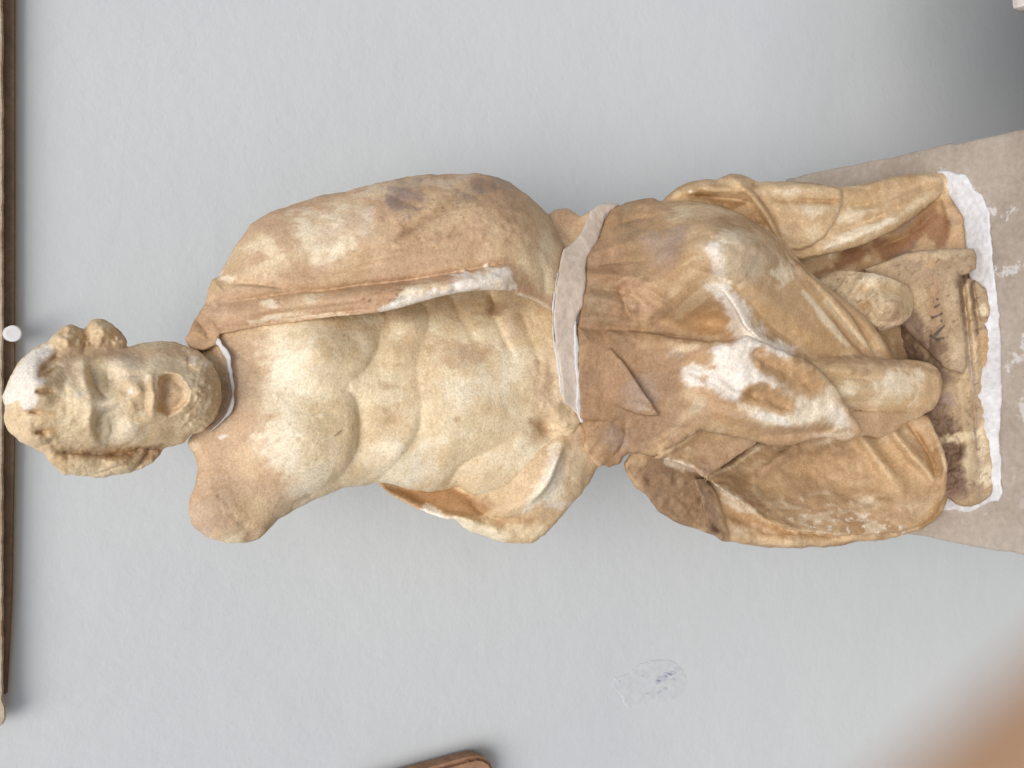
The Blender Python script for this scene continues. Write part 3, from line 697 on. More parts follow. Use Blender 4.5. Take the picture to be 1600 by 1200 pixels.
def paint_torso(V):
    p = Paint(V, CREAM, 11, LCREAM)
    ALL = [(280, 400), (930, 400), (930, 860), (280, 860)]
    p.specks(ALL, (.70, .545, .335), .12, .5, 55); p.specks(ALL, (.66, .50, .30), .35, .4, 22)
    p.poly([(290, 520), (420, 490), (415, 560), (412, 650), (420, 720), (440, 760), (410, 850), (290, 850), (290, 700)], TAN, .9, 28, 16)
    p.blob(345, 760, 60, 40, (.52, .39, .27), .5); p.blob(330, 800, 40, 30, GREY, .35); p.blob(380, 640, 30, 50, (.52, .37, .25), .45); p.blob(395, 720, 26, 26, SAND, .6); p.blob(400, 800, 40, 28, SAND, .7)
    p.blob(440, 800, 30, 12, SAND, .7, -40); p.line([(418, 838, 9), (440, 812, 8), (480, 784, 7)], OCHRE, .5)
    p.blob(450, 590, 34, 40, LCREAM, .7); p.blob(450, 700, 40, 60, LCREAM, .75); p.blob(500, 680, 30, 40, CREAM, .5); p.blob(505, 570, 25, 35, SAND, .4)
    p.blob(615, 655, 30, 24, OCHRE, .33, soft=.9); p.blob(616, 657, 11, 10, OCHRE, .3, soft=.9); p.blob(655, 625, 40, 14, SAND, .6, -20); p.blob(720, 560, 50, 20, TAN, .40, 15); p.blob(745, 555, 24, 14, TAN, .45); p.blob(708, 572, 12, 10, OCHRE, .35); p.blob(600, 602, 10, 7, BROWN, .3)
    p.blob(610, 715, 40, 34, LCREAM, .5); p.blob(670, 740, 40, 24, LCREAM, .5); p.blob(730, 610, 40, 30, LCREAM, .5); p.blob(780, 720, 40, 22, LCREAM, .4); p.blob(770, 660, 40, 20, CREAM, .5); p.blob(790, 750, 50, 18, SAND, .7)
    p.poly([(800, 500), (866, 480), (880, 600), (905, 660), (880, 690), (838, 680), (840, 640), (822, 590), (835, 550)], SAND, .75, 14, 14)
    p.blob(845, 595, 18, 34, TAN, .7); p.blob(850, 668, 22, 12, BROWN, .6, 15); p.blob(862, 640, 22, 14, TAN, .5); p.blob(838, 690, 34, 10, TAN, .5, -25)
    p.poly([(580, 440), (860, 440), (850, 490), (780, 492), (700, 500), (640, 500), (600, 510)], SAND, .6, 12, 10)
    p.blob(770, 480, 16, 14, BROWN, .6); p.line([(594, 480, 8), (602, 500, 8), (598, 520, 6)], OCHRE, .35); p.blob(800, 500, 18, 28, (.54, .42, .30), .6)
    for x, y, r in ((452, 664, 5), (450, 668, 3), (480, 725, 4), (494, 718, 5), (452, 747, 5), (465, 688, 6), (447, 609, 4), (530, 676, 4), (620, 570, 6), (715, 655, 5)): p.blob(x, y, r, r * .8, OCHRE, .5)
    for x, y, r in ((742, 615, 4), (721, 679, 3), (500, 650, 3), (488, 575, 3)): p.blob(x, y, r, r, CHIP, .9, n=.2)
    p.line([(524, 681, 1.6), (534, 672, 1.2)], DBROWN, .7, sm=False, n=.1)
    p.blob(345, 685, 8, 3, CHIP, .9, 0)
    return p.done()
torso = part('torso', [torso_layer], 2.4, paint_torso, 200)

# ------------------------------------------------ cloak: over the left arm, and behind the right hip
ARM = [(290, 529, 5), (292, 524, 6), (304, 500, 12), (314, 484, 16), (322, 472, 20), (325, 452, 26), (331, 437, 30), (342, 431, 40), (355, 407, 50), (367, 385, 56), (392, 350, 60), (420, 332, 60), (455, 320, 60), (497, 306, 60), (542, 299, 60), (592, 285, 60), (630, 277, 60), (670, 272, 60), (707, 272, 60), (745, 271, 60), (772, 275, 58), (797, 285, 56), (825, 305, 54), (847, 325, 50), (860, 340, 46), (870, 362, 40), (881, 385, 30), (876, 420, 14), (870, 452, 8), (867, 492, 6), (852, 480, 6), (835, 470, 8), (810, 461, 8), (796, 456, 8), (780, 453, 9), (735, 455, 9), (685, 464, 9), (642, 476, 9), (612, 484, 8), (592, 488, 7), (575, 490, 6), (530, 494, 5), (475, 501, 5), (400, 511, 5), (345, 522, 5), (338, 540, 5), (318, 548, 5), (302, 548, 5), (294, 540, 5)]
arm_ops = [
    crease([(345, 474, 8.0, 6.3), (400, 466, 8.0, 10.7), (455, 457, 9.2, 15.1), (510, 453, 9.2, 17.3), (560, 446, 10.3, 19.3), (610, 441, 10.3, 21.6), (660, 434, 11.5, 21.6), (735, 421, 11.5, 19.3), (785, 411, 13.8, 13.0), (815, 412, 16.1, 6.3)]),
    ridge([(360, 490, 10.3, 4.3), (430, 481, 10.3, 6.3), (500, 474, 11.5, 8.6), (580, 463, 13.8, 13.0), (660, 452, 13.8, 15.1), (740, 438, 16.1, 13.0), (790, 432, 16.1, 8.6)]),
    step([(345, 447, 27.6, 6.3), (400, 446, 25.3, 8.6), (450, 452, 20.7, 8.6), (500, 455, 16.1, 4.3)]),
    crease([(352, 441, 9.2, 4.3), (395, 444, 9.2, 8.6), (440, 452, 9.2, 8.6)]),
    crease([(345, 514, 5.8, 6.3), (400, 507, 5.8, 8.6), (455, 498, 5.8, 8.6), (530, 488, 5.8, 8.6), (580, 484, 5.8, 4.3)]),
    crease([(400, 494, 6.9, 3.2), (460, 486, 6.9, 5.4), (540, 477, 6.9, 4.3), (600, 468, 6.9, 2.0)]),
    crease([(500, 440, 11.5, 2.0), (560, 418, 13.8, 5.4), (640, 400, 16.1, 7.6), (700, 384, 16.1, 6.3), (770, 380, 16.1, 2.0)]),
    ridge([(520, 420, 12, 3), (600, 398, 14, 5), (680, 378, 14, 5), (760, 372, 14, 3)]), crease([(480, 425, 10, 3), (560, 405, 12, 4), (640, 384, 12, 5), (720, 362, 12, 3)]), crease([(440, 432, 8, 3), (520, 430, 9, 4), (620, 422, 10, 4), (720, 404, 10, 3)]), crease([(840, 400, 12, 3), (850, 430, 12, 5), (852, 460, 10, 3)]),
    bump(640, 288, 26, 20, -5), crease([(600, 302, 9.2, 4.3), (625, 312, 10.3, 8.6), (655, 325, 10.3, 6.3)]), crease([(720, 296, 13.8, 6.3), (690, 330, 11.5, 8.6), (650, 352, 11.5, 8.6), (620, 376, 11.5, 4.3)]),
    bump(450, 370, 60, 40, 5), bump(750, 330, 60, 50, 6), bump(830, 420, 30, 40, 8), bump(560, 380, 80, 36, 4),
    crease([(308, 500, 6.9, 8.6), (320, 515, 6.9, 8.6), (325, 528, 6.9, 6.3)]), crease([(330, 470, 6.9, 6.3), (350, 460, 9.2, 6.3)]),
    rough_at([(560, 270), (800, 270), (860, 340), (800, 380), (600, 400)], 1.7, 9, 71), rough_at([(590, 490), (590, 470), (640, 455), (735, 424), (790, 420), (800, 458), (735, 458), (642, 480)], 3.0, 12, 72),
    rough_at([(288, 530), (325, 460), (345, 500), (330, 530)], 2.6, 10, 73),
]
arm_layer = Layer(ARM, [(325, 500, 24), (345, 445, 26), (350, 500, 12), (400, 500, -4), (420, 400, 4), (420, 350, 30), (475, 490, -24), (500, 330, 10), (480, 440, -30), (560, 360, -38), (560, 450, -50), (592, 482, -66), (650, 340, -56), (660, 440, -84), (685, 458, -92), (640, 290, -14), (750, 350, -74), (750, 290, -30), (780, 445, -96), (740, 400, -88), (820, 360, -66), (830, 420, -62), (840, 465, -46), (865, 485, -30), (870, 440, -36), (875, 395, -20), (850, 335, -14)],
    [(325, 500, 80), (345, 445, 90), (400, 500, 40), (420, 350, 140), (475, 490, 16), (530, 490, 0), (592, 482, -34), (685, 460, -58), (780, 450, -62), (835, 470, -14), (865, 488, 20), (560, 440, 10), (660, 425, 0), (740, 410, 0), (560, 340, 120), (700, 330, 120), (800, 350, 110), (830, 420, 40), (870, 400, 80)], Rb=10, k=3, rough=0.9, edge=0.9, ops=arm_ops)
BACK = [(560, 735, 6), (587, 752, 4), (600, 764, 4), (610, 772, 4), (632, 785, 5), (652, 795, 5), (667, 802, 5), (684, 808, 5), (695, 811, 6), (710, 811, 6), (722, 822, 8), (735, 830, 9), (750, 836, 10), (765, 841, 10), (782, 847, 10), (800, 850, 10), (830, 849, 10), (850, 838, 10), (860, 826, 10), (875, 812, 10), (887, 795, 10), (898, 782, 9), (910, 771, 9), (922, 752, 9), (932, 735, 9), (940, 718, 9), (925, 690, 8), (908, 660, 6), (880, 660, 20), (830, 690, 20), (760, 730, 12), (700, 755, 8), (620, 735, 6)]
back_ops = [
    ridge([(880, 696, 9, 7.8), (868, 722, 9, 13.0), (855, 752, 9, 14.3), (840, 772, 9, 13.0), (820, 787, 9, 9.1), (796, 798, 8, 3.9)]),
    step([(885, 690, 30, 5.2), (873, 720, 30, 10.4), (862, 750, 30, 13.0), (846, 772, 26, 10.4), (825, 790, 20, 6.5)]),
    crease([(740, 790, 8, 6.5), (760, 806, 8, 10.4), (790, 812, 8, 7.8), (815, 806, 8, 3.9)]), ridge([(700, 806, 6, 7.8), (730, 812, 7, 10.4), (760, 826, 8, 7.8), (800, 835, 9, 3.9)]),
    bump(740, 780, 30, 10, -10, 30), bump(650, 775, 50, 10, -8, 25), rough_at([(690, 815), (760, 845), (850, 845), (920, 760), (900, 700), (870, 740), (820, 800), (740, 805)], 2.6, 14, 81),
    bump(895, 745, 22, 34, 4),
]
back_layer = Layer(BACK, [(590, 753, 60), (620, 755, 78), (640, 780, 58), (680, 775, 66), (700, 806, 30), (720, 770, 44), (760, 790, 14), (750, 830, 24), (800, 770, -10), (800, 835, 18), (840, 770, -22), (850, 825, 12), (880, 720, -22), (895, 770, 0), (920, 735, 8), (920, 700, -8), (860, 690, -12)],
    [(590, 753, 110), (680, 790, 110), (750, 820, 110), (850, 800, 150), (900, 740, 160), (860, 690, 160)], k=5, rough=1.1, edge=1.2, ops=back_ops)
def paint_cloak(V):
    p = Paint(V, TAN, 17, SAND)
    p.poly([(385, 385), (470, 340), (560, 335), (560, 380), (530, 405), (480, 420), (420, 425), (390, 420)], CREAM, .75, 26, 18)
    p.poly([(465, 340), (540, 335), (545, 390), (510, 415), (480, 412), (462, 380)], LCREAM, .7, 24, 14); p.blob(505, 350, 16, 8, SAND, .6); p.blob(575, 345, 18, 26, LCREAM, .5); p.blob(440, 355, 30, 30, TAN, .65); p.blob(396, 406, 20, 13, TAN, .8); p.blob(440, 380, 14, 22, TAN, .6); p.blob(350, 440, 24, 6, LCREAM, .7)
    p.blob(590, 300, 40, 14, LCREAM, .45); p.blob(700, 282, 50, 9, (.62, .53, .42), .7)
    p.poly([(610, 285), (660, 275), (668, 300), (665, 318), (640, 335), (615, 325), (600, 308)], (.33, .265, .23), .85, 9, 10); p.blob(617, 318, 16, 12, PURPLE, .45); p.blob(640, 292, 16, 14, (.34, .28, .26), .45)
    p.line([(770, 285, 14), (740, 297, 16), (715, 312, 12), (680, 335, 9), (650, 355, 8), (615, 375, 6)], BROWN, .75, soft=.9); p.blob(745, 300, 34, 13, (.33, .265, .22), .7, -20); p.blob(790, 282, 40, 10, (.36, .31, .27), .75, 15)
    p.blob(720, 345, 80, 30, (.58, .43, .27), .5); p.blob(640, 400, 90, 20, (.55, .39, .25), .55)
    p.poly([(800, 385), (860, 360), (878, 400), (868, 455), (848, 455), (820, 430), (798, 420)], CREAM, .8, 14, 12); p.blob(850, 395, 16, 40, LCREAM, .5); p.blob(785, 395, 30, 10, SAND, .5)
    p.line([(345, 474, 10), (455, 457, 10), (560, 446, 10), (660, 434, 10), (785, 411, 8)], (.50, .35, .22), .55)
    p.line([(630, 480, 14), (680, 462, 16), (735, 444, 16), (780, 437, 17), (797, 447, 12)], CHIP, .92, soft=.35, n=.55)
    p.line([(596, 484, 6), (640, 473, 7)], CHIP, .8, sm=False); p.blob(655, 448, 26, 10, LCREAM, .8, -12); p.blob(690, 445, 14, 7, SAND, .7); p.blob(705, 438, 18, 5, TAN, .6, -12)
    p.blob(424, 475, 16, 9, LCREAM, .85, -8); p.blob(488, 466, 16, 9, LCREAM, .8, -8); p.line([(385, 506, 4), (440, 499, 5), (500, 494, 5), (545, 490, 4)], LCREAM, .7, n=.6); p.line([(440, 502, 4), (540, 492, 4)], OCHRE, .3, sm=False)
    p.poly([(555, 455), (640, 445), (620, 470), (575, 488), (550, 485)], (.45, .28, .17), .55, 8, 8); p.specks([(555, 455), (640, 445), (620, 470), (575, 488), (550, 485)], DBROWN, .45, .6, 4)
    p.specks([(600, 330), (700, 300), (800, 300), (700, 370), (620, 390)], DBROWN, .78, .6, 4)
    p.blob(314, 505, 26, 26, BROWN, .55); p.blob(345, 500, 30, 20, (.52, .38, .26), .5); p.blob(360, 480, 40, 20, (.54, .40, .28), .4)
    p.line([(810, 462, 6), (835, 470, 6), (855, 484, 5)], LCREAM, .6)
    p.line([(480, 425, 6), (560, 405, 8), (640, 384, 8), (720, 362, 8)], (.44, .30, .19), .4); p.line([(440, 432, 5), (520, 430, 6), (620, 422, 7), (720, 404, 7)], (.44, .30, .19), .35)
    p.specks([(340, 260), (880, 260), (880, 500), (340, 500)], SAND, .1, .45, 30, .6); p.specks([(340, 260), (880, 260), (880, 500), (340, 500)], (.42, .285, .18), .1, .4, 42, .6)
    # hip side
    hip = [(550, 745), (700, 745), (800, 640), (960, 640), (960, 860), (700, 860), (600, 790)]
    p.poly(hip, SAND, .95, 3, 1)
    p.poly([(585, 752), (700, 760), (760, 800), (745, 812), (700, 802), (650, 790), (610, 770)], (.40, .235, .11), .9, 5, 4); p.blob(760, 790, 30, 14, BROWN, .5); p.blob(800, 812, 34, 8, OCHRE, .5)
    p.line([(612, 774, 5), (655, 793, 5)], TAN, .8, sm=False); p.line([(660, 800, 9), (700, 808, 8), (730, 825, 9), (780, 838, 10)], LCREAM, .85); p.line([(655, 797, 5), (700, 809, 5)], CHIP, .8, sm=False)
    p.poly([(858, 700), (880, 685), (880, 740), (876, 780), (845, 785), (815, 800), (825, 780), (848, 745)], LCREAM, .9, 6, 6); p.blob(862, 755, 14, 34, CHIP, .6, 10); p.blob(900, 735, 20, 34, CREAM, .6); p.blob(915, 745, 10, 30, TAN, .5, 25); p.blob(870, 790, 20, 10, CHIP, .5); p.blob(820, 830, 40, 10, CREAM, .7)
    p.blob(915, 685, 16, 14, TAN, .7); p.blob(800, 740, 40, 18, SAND, .6)
    return p.done((.98, .955, .94))
bump_layer = Layer([(850, 340, 14), (860, 333, 14), (870, 326, 14), (885, 325, 14), (896, 331, 12), (906, 338, 10), (925, 330, 10), (940, 350, 10), (930, 400, 10), (880, 400, 10), (855, 370, 10)], [(870, 335, 55), (900, 345, 62), (890, 370, 50), (925, 345, 50)], thick=90, R=14, k=3, rough=1)
cloak = part('cloak', [arm_layer, back_layer, bump_layer], 2.4, paint_cloak, 300)

# ------------------------------------------------ plaster band at the waist
BAND = [(923, 329, 8), (935, 319, 8), (945, 317, 8), (968, 319, 6), (958, 327, 4), (948, 335, 3), (940, 358, 3), (932, 380, 3), (925, 390, 3), (917, 402, 3), (914, 452, 3), (910, 477, 3), (901, 502, 3), (899, 530, 3), (901, 545, 3), (900, 570, 3), (905, 602, 3), (904, 630, 3), (908, 655, 3), (900, 646, 3), (890, 634, 3), (881, 630, 3), (876, 602, 3), (874, 570, 3), (867, 540, 3), (864, 490, 3), (868, 452, 3), (873, 420, 3), (880, 388, 3), (895, 380, 6), (908, 362, 6), (915, 345, 8)]
band_l = Layer(BAND, [(945, 325, 40), (930, 370, 8), (895, 395, -16), (900, 440, -36), (885, 470, -38), (880, 520, -34), (885, 560, -30), (890, 600, -27), (897, 635, -24), (908, 655, -20)], thick=150, R=3, k=1, rough=0.8, edge=1.2, ops=[rough_at([(858, 380), (960, 310), (915, 660), (870, 620)], 0.8, 9, 91)])
part('plaster_band', [band_l], 2.0, None, 400, M_BAND)
def edge_strip(pts): return Layer(band_poly(pts), [(p[0], p[1], p[3]) for p in pts], thick=40, R=2, k=1, rough=0.6, edge=1.3)
part('plaster_edge', [edge_strip([(899, 500, 2.2, -32), (899, 520, 2.5, -33), (901, 540, 4, -33), (901, 570, 3, -32), (905, 595, 4, -30), (904, 620, 4, -28), (906, 640, 5, -26), (909, 660, 2, -24)])], 1.6, None, 410, M_WHITE)
part('plaster_edge', [edge_strip([(872, 425, 1.5, -38), (867, 455, 1.6, -41), (864, 492, 1.6, -40), (866, 535, 1.8, -34), (873, 565, 2.5, -29), (876, 600, 2.5, -28), (884, 630, 3, -24)])], 1.6, None, 420, M_WHITE)

# ------------------------------------------------ draped legs
KNEE = [(914, 400, 6), (925, 388, 8), (936, 370, 16), (945, 340, 24), (958, 325, 24), (980, 316, 26), (1010, 310, 26), (1021, 309, 26), (1033, 315, 30), (1060, 313, 40), (1090, 315, 46), (1125, 322, 50), (1160, 336, 50), (1182, 350, 46), (1200, 362, 40), (1222, 390, 24), (1247, 428, 7), (1262, 452, 6), (1275, 471, 6), (1300, 499, 6), (1331, 537, 6), (1352, 558, 6), (1330, 580, 8), (1240, 575, 10), (1180, 600, 10), (1050, 640, 10), (950, 660, 10), (906, 655, 5), (901, 600, 5), (899, 530, 5), (907, 477, 5), (913, 440, 5)]
knee_ops = [
    bump(1140, 395, 60, 55, 14), bump(1040, 380, 60, 50, 6),
    # hollow between thigh and centre fold, with a crisp lower lip
    bump(1112, 506, 50, 24, -44, 10), bump(1030, 502, 46, 16, -12, 10), crease([(905, 514, 20, 2.8), (960, 518, 18, 5.6), (1010, 522, 12, 8.4), (1060, 527, 10, 16.8), (1120, 534, 8, 19.6), (1152, 530, 6, 11.2)]),
    # broken crest running from the knee down
    ridge([(1122, 446, 9, 7.0), (1138, 464, 11, 12.6), (1152, 490, 13, 19.6), (1164, 513, 14, 22.4), (1190, 535, 12, 18.2), (1225, 550, 9, 12.6)]),
    step([(1240, 556, 50, 5.6), (1195, 536, 50, 9.8), (1165, 512, 46, 12.6), (1150, 485, 40, 12.6), (1125, 448, 30, 5.6)]),
    # folds on the thigh
    ridge([(1000, 455, 9, 5.6), (1030, 478, 9, 7.0), (1060, 500, 8, 4.2)]), ridge([(985, 480, 12, 5.6), (1010, 495, 10, 5.6)]), crease([(1010, 450, 8, 4.2), (1040, 470, 8, 5.6), (1075, 495, 8, 4.2)]),
    crease([(975, 330, 9, 5.6), (972, 360, 9, 5.6), (985, 395, 9, 2.8)]), crease([(990, 420, 8, 2.8), (975, 445, 8, 4.2), (978, 470, 8, 2.8)]), bump(990, 340, 12, 26, -4), crease([(950, 390, 9, 2.8), (960, 420, 9, 4.2), (972, 448, 9, 2.8)]),
    bump(1025, 400, 24, 22, -4), bump(1090, 360, 40, 20, 4),
    ridge([(925, 400, 8, 4.2), (960, 385, 9, 8.4), (1000, 372, 10, 8.4), (1040, 362, 10, 4.2)]), ridge([(922, 430, 8, 4.2), (960, 432, 9, 8.4), (1000, 440, 9, 7.0), (1035, 455, 8, 4.2)]), ridge([(915, 465, 8, 4.2), (950, 470, 8, 8.4), (990, 480, 8, 7.0)]), ridge([(912, 495, 8, 4.2), (960, 500, 9, 7.0), (1010, 508, 8, 5.6)]),
    crease([(955, 355, 7, 5.6), (985, 345, 8, 8.4), (1020, 340, 8, 5.6)]), crease([(930, 415, 7, 5.6), (965, 410, 7, 8.4), (1005, 408, 8, 5.6)]), crease([(925, 450, 7, 5.6), (965, 455, 7, 8.4), (1000, 465, 7, 7.0)]), crease([(968, 455, 5, 7.0), (978, 480, 5, 11.2), (986, 498, 5, 5.6)]),
    ridge([(1060, 345, 14, 5.6), (1110, 352, 16, 9.8), (1160, 372, 16, 8.4), (1200, 400, 12, 4.2)]), crease([(1080, 420, 16, 5.6), (1120, 430, 16, 8.4), (1150, 445, 12, 5.6)]), ridge([(1180, 455, 14, 5.6), (1220, 480, 16, 8.4), (1270, 525, 14, 5.6)]), crease([(1170, 470, 12, 5.6), (1200, 505, 12, 9.8), (1240, 535, 12, 8.4)]),
    rough_at([(1040, 310), (1200, 360), (1200, 430), (1120, 450), (1100, 400)], 2.2, 12, 101), rough_at([(905, 400), (1000, 310), (1000, 520), (905, 520)], 1.6, 9, 102),
]
knee_layer = Layer(KNEE, [(930, 410, -18), (920, 500, -34), (915, 600, -28), (960, 345, 10), (1000, 330, 0), (990, 420, -58), (1000, 500, -56), (1060, 340, -56), (1060, 420, -118), (1060, 500, -86), (1110, 380, -146), (1140, 400, -160), (1140, 345, -96), (1110, 500, -92), (1150, 530, -125), (1185, 380, -136), (1200, 440, -130), (1220, 410, -104), (1220, 500, -100), (1260, 470, -84), (1260, 540, -84), (1320, 520, -56), (1330, 560, -56), (1380, 555, -22), (1100, 590, -80), (1000, 600, -50)],
    [(930, 450, 170), (1000, 450, 150), (1100, 450, 100), (1180, 400, 40), (1250, 500, 40), (1350, 550, 60), (1000, 620, 150), (1150, 600, 100)], Rb=24, k=4, rough=1.0, edge=0.8, ops=knee_ops)
SHEET_A = [(1180, 360, 20), (1212, 372, 20), (1232, 396, 14), (1256, 420, 7), (1280, 444, 6), (1303, 464, 6), (1331, 495, 6), (1350, 526, 6), (1368, 558, 6), (1330, 575, 8), (1200, 480, 10)]
sheet_a = Layer(SHEET_A, [(1200, 380, -96), (1232, 400, -82), (1256, 430, -84), (1303, 480, -58), (1350, 540, -34), (1200, 470, -90), (1300, 560, -50)], thick=40, k=1.5, rough=0.8, edge=0.8, ops=[crease([(1262, 436, 4, 4), (1302, 480, 5, 6), (1345, 535, 5, 5)])])
SHEET_B = [(1180, 352, 20), (1205, 362, 20), (1228, 384, 16), (1250, 408, 10), (1268, 426, 8), (1287, 443, 8), (1312, 461, 8), (1337, 481, 8), (1353, 495, 8), (1365, 509, 8), (1382, 534, 8), (1398, 562, 7), (1388, 575, 7), (1300, 570, 10), (1200, 450, 10)]
sheet_b = Layer(SHEET_B, [(1200, 370, -84), (1232, 395, -64), (1268, 432, -52), (1337, 490, -26), (1365, 520, -12), (1395, 560, 2), (1340, 550, -14), (1250, 500, -50)], thick=60, k=1.5, rough=1.0, edge=0.8, ops=[ridge([(1275, 440, 6, 3), (1330, 485, 7, 6), (1368, 528, 7, 6), (1388, 560, 6, 4)]), crease([(1300, 470, 5, 4), (1345, 512, 5, 6), (1372, 552, 5, 4)])])
FACET = [(1020, 716, 5), (1034, 707, 5), (1060, 692, 5), (1088, 672, 6), (1120, 660, 8), (1190, 680, 6), (1182, 692, 4), (1158, 708, 3.5), (1132, 726, 3.5), (1107, 743, 4), (1094, 738, 4), (1078, 730, 4), (1055, 722, 5)]
facet = Layer(FACET, [(1030, 712, -38), (1078, 728, -46), (1105, 740, -48), (1090, 700, -34), (1088, 676, -52), (1140, 700, -38), (1180, 688, -50), (1140, 672, -60)], thick=30, k=1.5, rough=1.0, edge=0.9, ops=[ridge([(1034, 710, 6, 4), (1060, 694, 6, 6), (1086, 676, 6, 4)]), rough_at([(1030, 690), (1180, 680), (1110, 745), (1060, 730)], 2.2, 10, 134)])
SHEET_P = [(1086, 735, 4), (1107, 742, 5), (1140, 720, 10), (1180, 692, 10), (1250, 670, 10), (1400, 630, 10), (1450, 650, 8), (1466, 680, 8), (1480, 728, 8), (1478, 770, 8), (1465, 800, 7), (1440, 820, 6), (1406, 832, 5), (1375, 834, 4), (1340, 836, 4), (1305, 836, 4), (1275, 833, 4), (1250, 831, 4), (1234, 827, 4), (1218, 822, 4), (1203, 815, 4), (1190, 808, 4), (1178, 799, 4), (1165, 791, 4), (1152, 782, 4), (1138, 774, 4), (1126, 763, 4), (1115, 757, 4), (1100, 746, 4)]
sheet_p = Layer(SHEET_P, [(1095, 740, -46), (1130, 764, -44), (1152, 780, -48), (1178, 797, -44), (1234, 825, -36), (1290, 830, -30), (1350, 832, -26), (1406, 828, -22), (1450, 810, -10), (1130, 732, -10), (1165, 745, 4), (1200, 710, 20), (1230, 770, 6), (1250, 690, 40), (1290, 740, 24), (1320, 690, 46), (1330, 800, -8), (1380, 740, 18), (1400, 660, 30), (1420, 800, -10), (1450, 740, -2), (1470, 720, -14), (1440, 680, 10)], thick=60, k=1.5, rough=1.0, edge=1.6, ops=[])
STRUT = [(1086, 748, 5), (1100, 750, 6), (1112, 760, 8), (1122, 780, 9), (1132, 808, 9), (1144, 842, 9), (1136, 849, 8), (1122, 843, 8), (1112, 832, 8), (1103, 812, 8), (1097, 788, 8), (1090, 768, 7)]
strut = Layer(STRUT, [(1098, 758, -44), (1108, 785, -36), (1118, 812, -28), (1132, 840, -16)], thick=60, k=2, rough=1.6, edge=1.6, ops=[crease([(1117, 823, 6, 10), (1121, 828, 5, 10)], sm=False), rough_at(STRUT, 3, 9, 135)])
WEDGE = [(956, 544, 4), (966, 556, 3.5), (975, 567, 3.5), (985, 581, 3.5), (994, 594, 3.5), (1003, 608, 3.5), (1012, 621, 3.5), (1022, 636, 3.5), (1031, 649, 3.5), (1018, 650, 4), (1004, 648, 5), (985, 644, 6), (965, 637, 8), (940, 626, 10), (912, 600, 12), (915, 570, 14), (935, 550, 10)]
wedge = Layer(WEDGE, [(920, 590, -26), (945, 560, -44), (960, 552, -54), (985, 590, -68), (1010, 630, -79), (1028, 648, -82), (970, 625, -52), (940, 610, -34)], thick=50, k=2, rough=1.3, edge=0.9, ops=[rough_at(WEDGE, 2, 10, 136), crease([(975, 622, 6, 4), (1000, 632, 6, 5), (1020, 642, 5, 4)])])
KNOB = [(911, 696, 5), (916, 682, 5), (930, 668, 5), (948, 664, 5), (962, 670, 5), (972, 684, 5), (968, 700, 5), (958, 714, 5), (946, 724, 5), (937, 729, 5), (927, 722, 5), (918, 712, 5)]
knob = Layer(KNOB, [(920, 698, -17), (945, 675, -31), (960, 690, -30), (940, 710, -22)], thick=60, R=6, k=2, rough=1.6, edge=1.2, ops=[rough_at(KNOB, 5, 13, 137), crease([(935, 700, 6, 4), (950, 712, 6, 5)], sm=False)])
FLAP = [(900, 508, 30), (930, 511, 30), (1000, 518, 22), (1060, 528, 10), (1110, 534, 8), (1150, 532, 8), (1170, 524, 8), (1190, 534, 8), (1215, 545, 8), (1231, 551, 7), (1247, 556, 7), (1272, 569, 7), (1290, 588, 7), (1306, 606, 7), (1320, 628, 7), (1331, 647, 7), (1343, 664, 6), (1350, 676, 4), (1337, 684, 5), (1330, 691, 5), (1319, 694, 5), (1310, 689, 5), (1300, 684, 5), (1288, 683, 5), (1278, 684, 5), (1256, 690, 5), (1240, 695, 5), (1225, 697, 5), (1200, 695, 6), (1178, 690, 6), (1140, 682, 8), (1110, 674, 8), (1092, 672, 8), (1078, 682, 8), (1060, 693, 8), (1032, 709, 8), (1015, 712, 8), (1000, 708, 8), (985, 708, 8), (974, 716, 8), (970, 725, 6), (950, 730, 5), (945, 726, 5), (935, 729, 5), (926, 722, 6), (920, 714, 7), (912, 697, 7), (914, 685, 6), (908, 655, 5), (901, 600, 5)]
PIT1 = [(1174, 556), (1180, 547), (1190, 547), (1195, 553), (1230, 560), (1262, 572), (1286, 592), (1290, 612), (1262, 622), (1225, 610), (1205, 592), (1185, 580)]
PIT2 = [(1160, 612), (1172, 601), (1200, 603), (1225, 615), (1240, 630), (1238, 643), (1222, 648), (1196, 636), (1164, 626)]
flap_ops = [
    pit(PIT1, 9, 20, 4), pit(PIT2, 12, 14, 5), crease([(1175, 556, 5, 6.8), (1183, 547, 5, 9.5), (1194, 548, 5, 6.8)]),
    ridge([(1060, 545, 14, 5.4), (1110, 548, 12, 6.8), (1150, 545, 12, 5.4)]), bump(1060, 590, 40, 18, -7, 10), ridge([(1075, 580, 7, 5.4), (1110, 594, 8, 8.1), (1150, 618, 8, 9.5)]), bump(1100, 640, 50, 14, 4, 15),
    crease([(1150, 665, 8, 4.1), (1200, 680, 8, 5.4), (1260, 676, 8, 4.1), (1300, 672, 8, 2.7)]), ridge([(1130, 642, 10, 4.1), (1180, 660, 10, 8.1), (1240, 663, 10, 8.1), (1300, 655, 9, 5.4)]),
    bump(950, 690, 28, 26, 8), crease([(930, 660, 8, 5.4), (955, 655, 8, 4.1)]), crease([(978, 662, 7, 5.4), (975, 690, 7, 8.1), (962, 705, 7, 6.8)]), bump(935, 712, 14, 10, 4), bump(1010, 690, 22, 12, -5), crease([(1000, 660, 8, 4.1), (1030, 666, 8, 5.4), (1075, 668, 7, 4.1)]),
    bump(1090, 640, 10, 8, -3), rough_at([(900, 510), (1060, 520), (1050, 700), (905, 720)], 2.4, 11, 111), rough_at([(1060, 560), (1160, 490), (1240, 550), (1345, 680), (1180, 690), (1060, 640)], 2.6, 13, 112),
]
